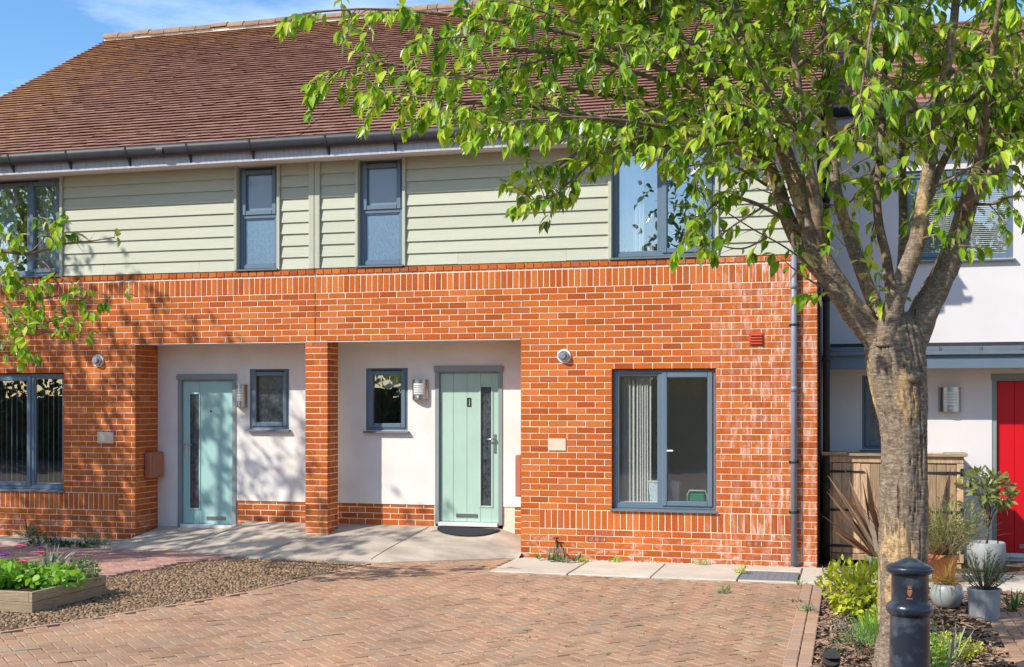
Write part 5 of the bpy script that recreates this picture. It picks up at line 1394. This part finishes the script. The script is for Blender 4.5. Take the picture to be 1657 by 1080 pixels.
t.part('stems', sm, 'stem_wood', kind='stuff'); emit(t, lv, NARROW, 'leaf_lavender', keep=40)
# terracotta pot with feathery shrub
x, y = .93, -.85
t = Thing('potted_plant', (x, y, 0), 'terracotta pot with a loose olive green feathery shrub in front of the bin store', 'plant', 'potted plants by the red door')
pot(t, x, y, [(0, 0), (.10, 0), (.14, .25), (.155, .25), (.155, .30), (.14, .30), (.13, .26), (0, .25)], 'pot_terracotta', .13, .265)
blades(t, (x, y, .26), 520, .62, .006, .85, 'leaf_straw', .55, jitter=.05, keep=30)
bush(t, (x+.05, y, .62), (.36, .28, .26), 900, .055, NARROW, 'leaf_olive', floor=.28)
# white pot with a small standard tree
x, y = 1.46, .32
t = Thing('potted_plant', (x, y, 0), 'round white pot with a small bay tree beside the red door', 'plant', 'potted plants by the red door')
pot(t, x, y, [(0, 0), (.16, 0), (.19, .05), (.205, .18), (.20, .30), (.192, .31), (.182, .31), (.18, .27), (0, .26)], 'pot_white', .18, .27)
sm = MB(); sm.tube([(x, y, .25), (x+.02, y, .45), (x-.01, y-.02, .65), (x, y, .85)], [.014, .012, .010, .007], 7); t.part('stem', sm, 'stem_wood')
bush(t, (x, y, .86), (.30, .26, .30), 330, .085, OVAL, 'leaf_olive', floor=.5, stems=16, keep=60)
t = Thing('potted_plant', (2.05, .2, 0), 'low terracotta dish with small greenery at the right edge under the red door', 'plant', 'potted plants by the red door')
pot(t, 2.05, .2, [(0, 0), (.12, 0), (.17, .14), (.18, .15), (.165, .15), (.15, .12), (0, .11)], 'pot_terracotta', .15, .12)
bush(t, (2.05, .2, .24), (.17, .15, .10), 160, .05, OVAL, 'leaf_lime', floor=.13, stems=6)
# bronze flax and red cordyline
x, y = .30, -.20
t = Thing('potted_plant', (x, y, 0), 'bronze sword-leaved flax in a small white pot in front of the bin store', 'plant', 'potted plants by the red door')
pot(t, x, y, [(0, 0), (.08, 0), (.105, .17), (.11, .175), (.10, .175), (.095, .15), (0, .14)], 'pot_white', .095, .15)
for (tx, ty, L, wv) in ((1361, 748, 0, .050), (1337, 792, 0, .045), (1324, 838, 0, .05), (1350, 790, 0, .06), (1338, 772, 0, .05), (1366, 800, 0, .06), (1402, 760, 0, .06), (1348, 830, 0, .055), (1372, 778, 0, .055), (1345, 868, 0, .04), (1498, 716, 0, .05), (1445, 760, 0, .05), (1470, 740, 0, .05)):
    tip = at(tx, ty, 13.7+R.uniform(-.3, .2)); b = Vector((x+R.gauss(0, .02), y+R.gauss(0, .02), .15)); d = tip-b
    mb = MB(); ribbon(mb, b, d+Vector((0, 0, .12)), d.length*1.02, wv*2.1, .14, R.random(), 8); t.part('blade', mb, 'leaf_bronze')
blades(t, (x, y, .15), 22, .9, .06, .8, 'leaf_bronze', .25)
t = Thing('cordyline', (.62, -.95, 0), 'red leaved cordyline peeping out right of the trunk', 'plant')
blades(t, (.62, -.95, .02), 26, .95, .028, .75, 'leaf_red', .3, keep=12)
# bed shrubs
t = Thing('euonymus_shrub', (.10, -3.35, 0), 'yellow green variegated shrub in the bed left of the trunk', 'shrub')
bush(t, (.12, -3.35, .27), (.36, .36, .27), 1500, .062, OVAL, 'leaf_yellow', floor=.01, stems=30, keep=150)
lv = [leaf_mx(Vector((.20+R.gauss(0, .012), -3.3, .45+.16*i/14)), rvec()+Vector((0, 0, .3)), Vector((0, 0, 1)), .05) for i in range(15)]
emit(t, lv, OVAL, 'leaf_lime', rest='leader_shoot')
t = Thing('lavender_bush', (.13, -4.55, 0), 'small bright green lavender at the foot of the trunk', 'shrub')
blades(t, (.17, -4.35, .0), 260, .26, .010, .75, 'leaf_lime', .25, jitter=.04, keep=20)
t = Thing('lavender_bush', (.05, -4.9, 0), 'straggly grey green herb in the mulch below the yellow shrub', 'shrub')
bush(t, (.10, -4.85, .08), (.20, .2, .10), 420, .035, NARROW, 'leaf_lavender', floor=.0, stems=14); 
t = Thing('lavender_bush', (.0, -4.1, 0), 'dry purplish grey twiggy herb under the yellow shrub', 'shrub')
bush(t, (-.02, -4.05, .06), (.15, .14, .08), 260, .03, NARROW, 'leaf_silver', floor=.0, stems=20)
t = Thing('sedum_clump', (.75, -4.9, 0), 'low yellow flowered stonecrop right of the bollard', 'plant')
bush(t, (.72, -4.75, .08), (.22, .25, .11), 700, .030, OVAL, 'leaf_yellow', floor=.0, stems=10, keep=30)
t = Thing('herb_clump', (.55, -5.2, 0), 'pale green leafy herb beside the bollard shaft', 'plant')
bush(t, (.50, -5.3, .12), (.16, .2, .16), 520, .035, OVAL, 'leaf_lime', floor=.0, stems=12)
t = Thing('herb_clump', (.52, -4.2, 0), 'grey green creeping herb between bollard and bowl pot', 'plant')
bush(t, (.54, -4.0, .10), (.13, .3, .14), 460, .032, NARROW, 'leaf_lavender', floor=.0, stems=12)
t = Thing('iris_clump', (1.42, -2.55, 0), 'small dark green spiky tuft right of the zinc pot', 'plant')
blades(t, (1.40, -2.5, 0), 26, .24, .018, .8, 'leaf_dark', .35, keep=10)
t = Thing('iris_clump', (.73, -5.05, 0), 'few silver green sword leaves in the bed right of the bollard', 'plant')
blades(t, (.70, -4.95, 0), 9, .34, .018, .6, 'leaf_silver', .2, keep=9)
# garden spotlight
gx_, gy_ = -.115, -5.62
t = Thing('garden_spotlight', (gx_, gy_, 0), 'small black garden spotlight in the mulch at the bottom edge', 'light')
t.part('head', MB().tube([(gx_, gy_+.05, .06), (gx_, gy_-.0, .10), (gx_, gy_-.07, .15)], [.030, .055, .062], 18), 'black_iron'); t.part('spike', MB().tube([(gx_, gy_+.02, -.05), (gx_, gy_+.02, .07)], .012, 8), 'black_iron')
t.part('lens', MB().lathe(gx_, gy_-.072, [(.05, .150), (0, .151)], 14), 'glass_dark')

# ------------------------------------------------------------------ planter and its plants
X1, Y0, Y1, X0, PZ = -6.92, -4.87, -3.75, -8.35, .185
pt = Thing('planter_box', (-7.6, -4.3, 0), 'low weathered timber planter box on the cobbles at the left edge', 'planter')
for z0, z1, ov in ((.0, .092, .03), (.094, PZ, 0)):
    m = MB(); m.bbox(X0, X1+(0 if ov else -.035), Y0-.0, Y0+.035, z0, z1, .004); pt.part('plank', m, 'grey_wood')
    m = MB(); m.bbox(X0, X1-.036, Y1-.035, Y1, z0, z1, .004); pt.part('plank', m, 'grey_wood')
    m = MB(); m.bbox(X1-.034, X1+.001, Y0+(.037 if ov else -.002), Y1-.0, z0, z1-.001, .004); pt.part('plank', m, 'grey_wood')
    m = MB(); m.bbox(X0-.036, X0-.002, Y0, Y1, z0, z1, .004); pt.part('plank', m, 'grey_wood')
m = MB()
for q in ((X1-.06, Y0+.036, .004), (X1-.06, Y1-.06, .004)): m.bbox(q[0]-.02, q[0]+.024, q[1], q[1]+.045, 0, PZ-.02, .004)
pt.part('corner_post', m, 'grey_wood')
m = MB(); m.add([(X0, Y0+.03, .15), (X1-.03, Y0+.03, .15), (X1-.03, Y1-.03, .15), (X0, Y1-.03, .15)], [(0, 1, 2, 3)]); pt.part('soil', m, 'soil')
R.seed(44)
t = Thing('geranium_clump', (-7.5, -4.4, .15), 'bright lime green lobed foliage filling the front of the planter', 'plant')
ROUND = leaf_proto(.95, .06, .10, ((0, 0), (.25, .85), (.6, 1.0), (.9, .6), (1, 0)))
bush(t, (-7.45, -4.42, .19), (.62, .40, .16), 1100, .062, ROUND, 'leaf_lime', floor=.15, stems=18, keep=120)
bush(t, (-8.05, -4.3, .19), (.35, .40, .14), 300, .062, ROUND, 'leaf_lime', name='rear_foliage', floor=.15, stems=0)
t = Thing('silver_bush', (-7.1, -4.0, .15), 'silvery green bushy herb at the back right of the planter', 'plant')
bush(t, (-7.12, -4.0, .24), (.24, .26, .17), 420, .05, OVAL, 'leaf_lavender', floor=.15, stems=12, keep=20)
t = Thing('spiky_plant', (-7.35, -3.95, .15), 'striped pale green spiky plant at the back of the planter', 'plant')
blades(t, (-7.38, -4.0, .2), 30, .34, .020, .8, 'leaf_silver', .35, keep=16)
for i, (x, y, z, mt, lab) in enumerate(((-7.62, -4.1, .42, 'petal_pink', 'tallest pink flower at the back of the planter'), (-7.78, -4.25, .40, 'petal_pink', 'pink flower left of the tallest one in the planter'), (-7.95, -4.3, .34, 'petal_pink', 'pair of pale pink flowers at the left of the planter'), (-7.60, -4.35, .34, 'petal_violet', 'magenta violet flower in the middle of the planter'), (-7.42, -4.1, .40, 'petal_violet', 'violet flower beside the spiky planter plant'), (-7.30, -4.2, .36, 'petal_pink', 'coral flower right of the violet one in the planter'), (-8.0, -4.5, .32, 'petal_pink', 'drooping red pink flower nearest the left edge'), (-7.35, -4.45, .30, 'petal_pink', 'low rose flower amid the lime leaves of the planter'))):
    z += .07; t = Thing('flower', (x, y, .15), lab, 'flower', 'flowers in the planter')
    m = MB(); m.tube([(x+.01, y+.01, .15), (x, y, z)], .0025, 5, cap=False); t.part('stem', m, 'leaf_lime')
    for k in range(3):
        c = Vector((x+R.gauss(0, .018), y+R.gauss(0, .018), z+R.gauss(0, .012))); lv = []
        for q in range(6): lv.append(leaf_mx(c, Vector((math.cos(q*1.05), math.sin(q*1.05), .35)), Vector((0, 0, 1)), .042))
        emit(t, lv, ROUND, mt, rest='petals')

# ------------------------------------------------------------------ weeds and wall-foot plants
R.seed(55)
t = Thing('echeveria', (-3.26, -.28, 0), 'pale green succulent rosettes at the foot of the wall below the garden tap', 'plant')
lv = []
for q in range(11):
    c = Vector((-3.26+R.gauss(0, .12), -.30+R.gauss(0, .06), .02))
    for k in range(12):
        a = R.random()*6.28; e = R.uniform(.3, 1.3); d = Vector((math.cos(a)*math.sin(e), math.sin(a)*math.sin(e), math.cos(e))); lv.append(leaf_mx(c, d, Vector((0, 0, 1)), R.uniform(.06, .10)))
emit(t, lv, leaf_proto(.32, .05, -.05), 'leaf_lavender', keep=40)
m = MB()
for q in range(14):
    x = -3.26+R.gauss(0, .09); y = -.24+R.gauss(0, .04); m.tube([(x, y, .02), (x+R.gauss(0, .02), y, R.uniform(.14, .22))], [.007, .004], 5)
t.part('dry_stems', m, 'leaf_silver')
def weed(name, x, y, z, n, L, wd, mat, lab, sp=1.0, grp='weeds in the joints of the paving'):
    t = Thing(name, (x, y, z), lab, 'weed', grp); blades(t, (x, y, z), n, L, wd, sp, mat, .5, jitter=.03); return t
weed('grass_tuft', -2.98, -.25, 0, 60, .11, .006, 'leaf_yellow', 'yellowish grass tuft right of the pale succulents')
weed('grass_tuft', -2.60, -.16, 0, 26, .12, .010, 'leaf_lime', 'green weed at the wall foot under the left airbrick')
weed('grass_tuft', -1.62, -.16, 0, 30, .10, .012, 'leaf_lime', 'leafy green weed at the wall foot under the big window')
weed('grass_tuft', -1.12, -.75, .012, 30, .13, .008, 'leaf_yellow', 'yellow green weed at the left corner of the inspection cover')
weed('grass_tuft', -1.18, -2.1, 0, 34, .10, .012, 'leaf_lavender', 'biggest weed standing in the drive in front of the inspection cover')
weed('grass_tuft', -.49, -1.30, .01, 16, .07, .007, 'leaf_lime', 'tiny weed at the right corner of the inspection cover')
weed('grass_tuft', -.36, -3.0, .01, 34, .09, .010, 'leaf_lavender', 'weed growing between the edging blocks')
weed('grass_tuft', -.46, -2.5, .0, 16, .05, .008, 'leaf_dark', 'small dark weed at the drive side of the edging')
for i in range(70):
    pass
sw = MB()
for i in range(380):
    x = R.uniform(-3.4, -.5); y = R.uniform(-6.2, -1.4)
    if R.random() > .35+.65*(x+3.4)/2.9: continue
    for k in range(R.randint(2, 6)):
        a = R.random()*6.28; ribbon(sw, (x+R.gauss(0, .008), y+R.gauss(0, .008), -.002), (math.cos(a), math.sin(a), .7), R.uniform(.014, .045), .008, .5, R.random(), 2)
props(single('joint_moss', sw, 'leaf_lavender', 'tiny scattered moss and seedlings in the drive joints', 'moss', kind='stuff'))
t = Thing('weed_patch', (-9.6, -.62, .02), 'patch of leafy green weeds at the edge of the paving below the left window', 'weed')
bush(t, (-9.75, -.62, .03), (.55, .10, .06), 420, .05, OVAL, 'leaf_dark', floor=.02, stems=0)
blades(t, (-9.15, -.60, .02), 60, .22, .014, .9, 'leaf_lavender', .5, 'tall_blades', jitter=.06, keep=14)
blades(t, (-9.9, -.60, .02), 40, .20, .014, 1.0, 'leaf_dark', .5, 'left_blades', jitter=.08, keep=10)
t = Thing('iris_clump', (-10.55, -.15, .05), 'dark strappy plant against the brick under the left window', 'plant')
blades(t, (-10.5, -.12, .05), 30, .30, .020, .95, 'leaf_dark', .6, keep=14)
# fallen leaf litter
lt = MB()
for i in range(500):
    x = R.uniform(-6.5, -.3); y = R.uniform(-6.3, -1.5); M = leaf_mx(Vector((x, y, .004)), Vector((R.gauss(0, 1), R.gauss(0, 1), .05)), Vector((0, 0, 1))+rvec()*.3, R.uniform(.008, .02)); lt.add([M @ Vector(v) for v in OVAL.v], OVAL.f, R.random())
single('fallen_litter', lt, 'bark_chip', 'scattered tiny dry leaves and petals on the drive', 'litter', kind='stuff')

# ------------------------------------------------------------------ the street side behind the camera (seen in the window reflections)
R.seed(77)
oh = Thing('brick_house', (-2, -34, 0), 'plain brick house across the street, seen only in window reflections', 'house')
m = MB(); m.box(-12, 8, -40, -34, -.1, 4.6); oh.part('wall', m, 'brick_plain')
m = MB(); q = [(-33.5, 4.5), (-37, 7.3), (-40.5, 4.5)]; m.add([(-12.4, y, z) for y, z in q]+[(8.4, y, z) for y, z in q], [(0, 1, 4, 3), (1, 2, 5, 4), (0, 2, 1), (3, 4, 5), (0, 3, 5, 2)]); oh.part('roof', m, 'roof_tile')
for i in range(6):
    for z in (.9, 3.0):
        x = -11+i*3.3; m = MB(); m.box(x, x+1.3, -34.0, -33.95, z, z+1.2); oh.part('window', m, 'glass_dark')
for i, (x, y, h, lab) in enumerate(((3.5, -27, 9.5, 'broad tree right of the house across the street'), (-4.5, -24.5, 9.6, 'middle tree across the street from the houses'), (-13.5, -25, 9.5, 'tall tree across the street opposite the aqua door'), (11.5, -25, 7.5, 'tree far right across the street'), (-21, -23, 9, 'tree left of the tall one across the street'), (-27.5, -21, 9, 'bushy tree opposite the left windows'), (-34, -24, 9.5, 'tree far left across the street'))):
    t = Thing('street_tree', (x, y, 0), lab, 'tree', 'trees across the street')
    m = MB(); m.tube([(x, y, -.1), (x+.1, y, 1.5), (x, y+.1, h*.45), (x, y, h*.8)], [.22, .18, .14, .05], 9); t.part('trunk', m, 'bark_limb')
    lv = []; lobes = [(rvec()*.6, R.uniform(.3, .5)) for _ in range(16)]
    for k in range(3000):
        lo_, lr = lobes[R.randrange(16)]; v = lo_+rvec()*lr*R.random()**.4; p = Vector((x+v.x*3.4, y+v.y*3.0, h*.52+v.z*h*.46)); lv.append(leaf_mx(p, rvec()+Vector((0, 0, -.3)), rvec(), R.uniform(.22, .36)))
    emit(t, lv, OVAL, 'leaf_dark', rest='crown')

hg = Thing('reflection_hedge', (-14, -21, 0), 'long hedge added across the street to darken the window reflections', 'hedge')  # hedge added out of view to cover the bright horizon mirrored in panes
m = MB(); 
for i in range(30):
    x = -44+i*2.0; m.box(x, x+1.99, -21.6+.1*R.random(), -20.6+.15*R.random(), -.05, 2.0+.3*R.random())
hg.part('stems', m, 'stem_wood', kind='stuff'); lv = []
for i in range(9000):
    x = R.uniform(-44, 16); z = R.uniform(0, 2.35); lv.append(leaf_mx(Vector((x, -20.45+R.gauss(0, .08), z)), rvec(), Vector((0, 1, .3))+rvec()*.6, R.uniform(.16, .28)))
emit(hg, lv, OVAL, 'leaf_dark', rest='foliage')
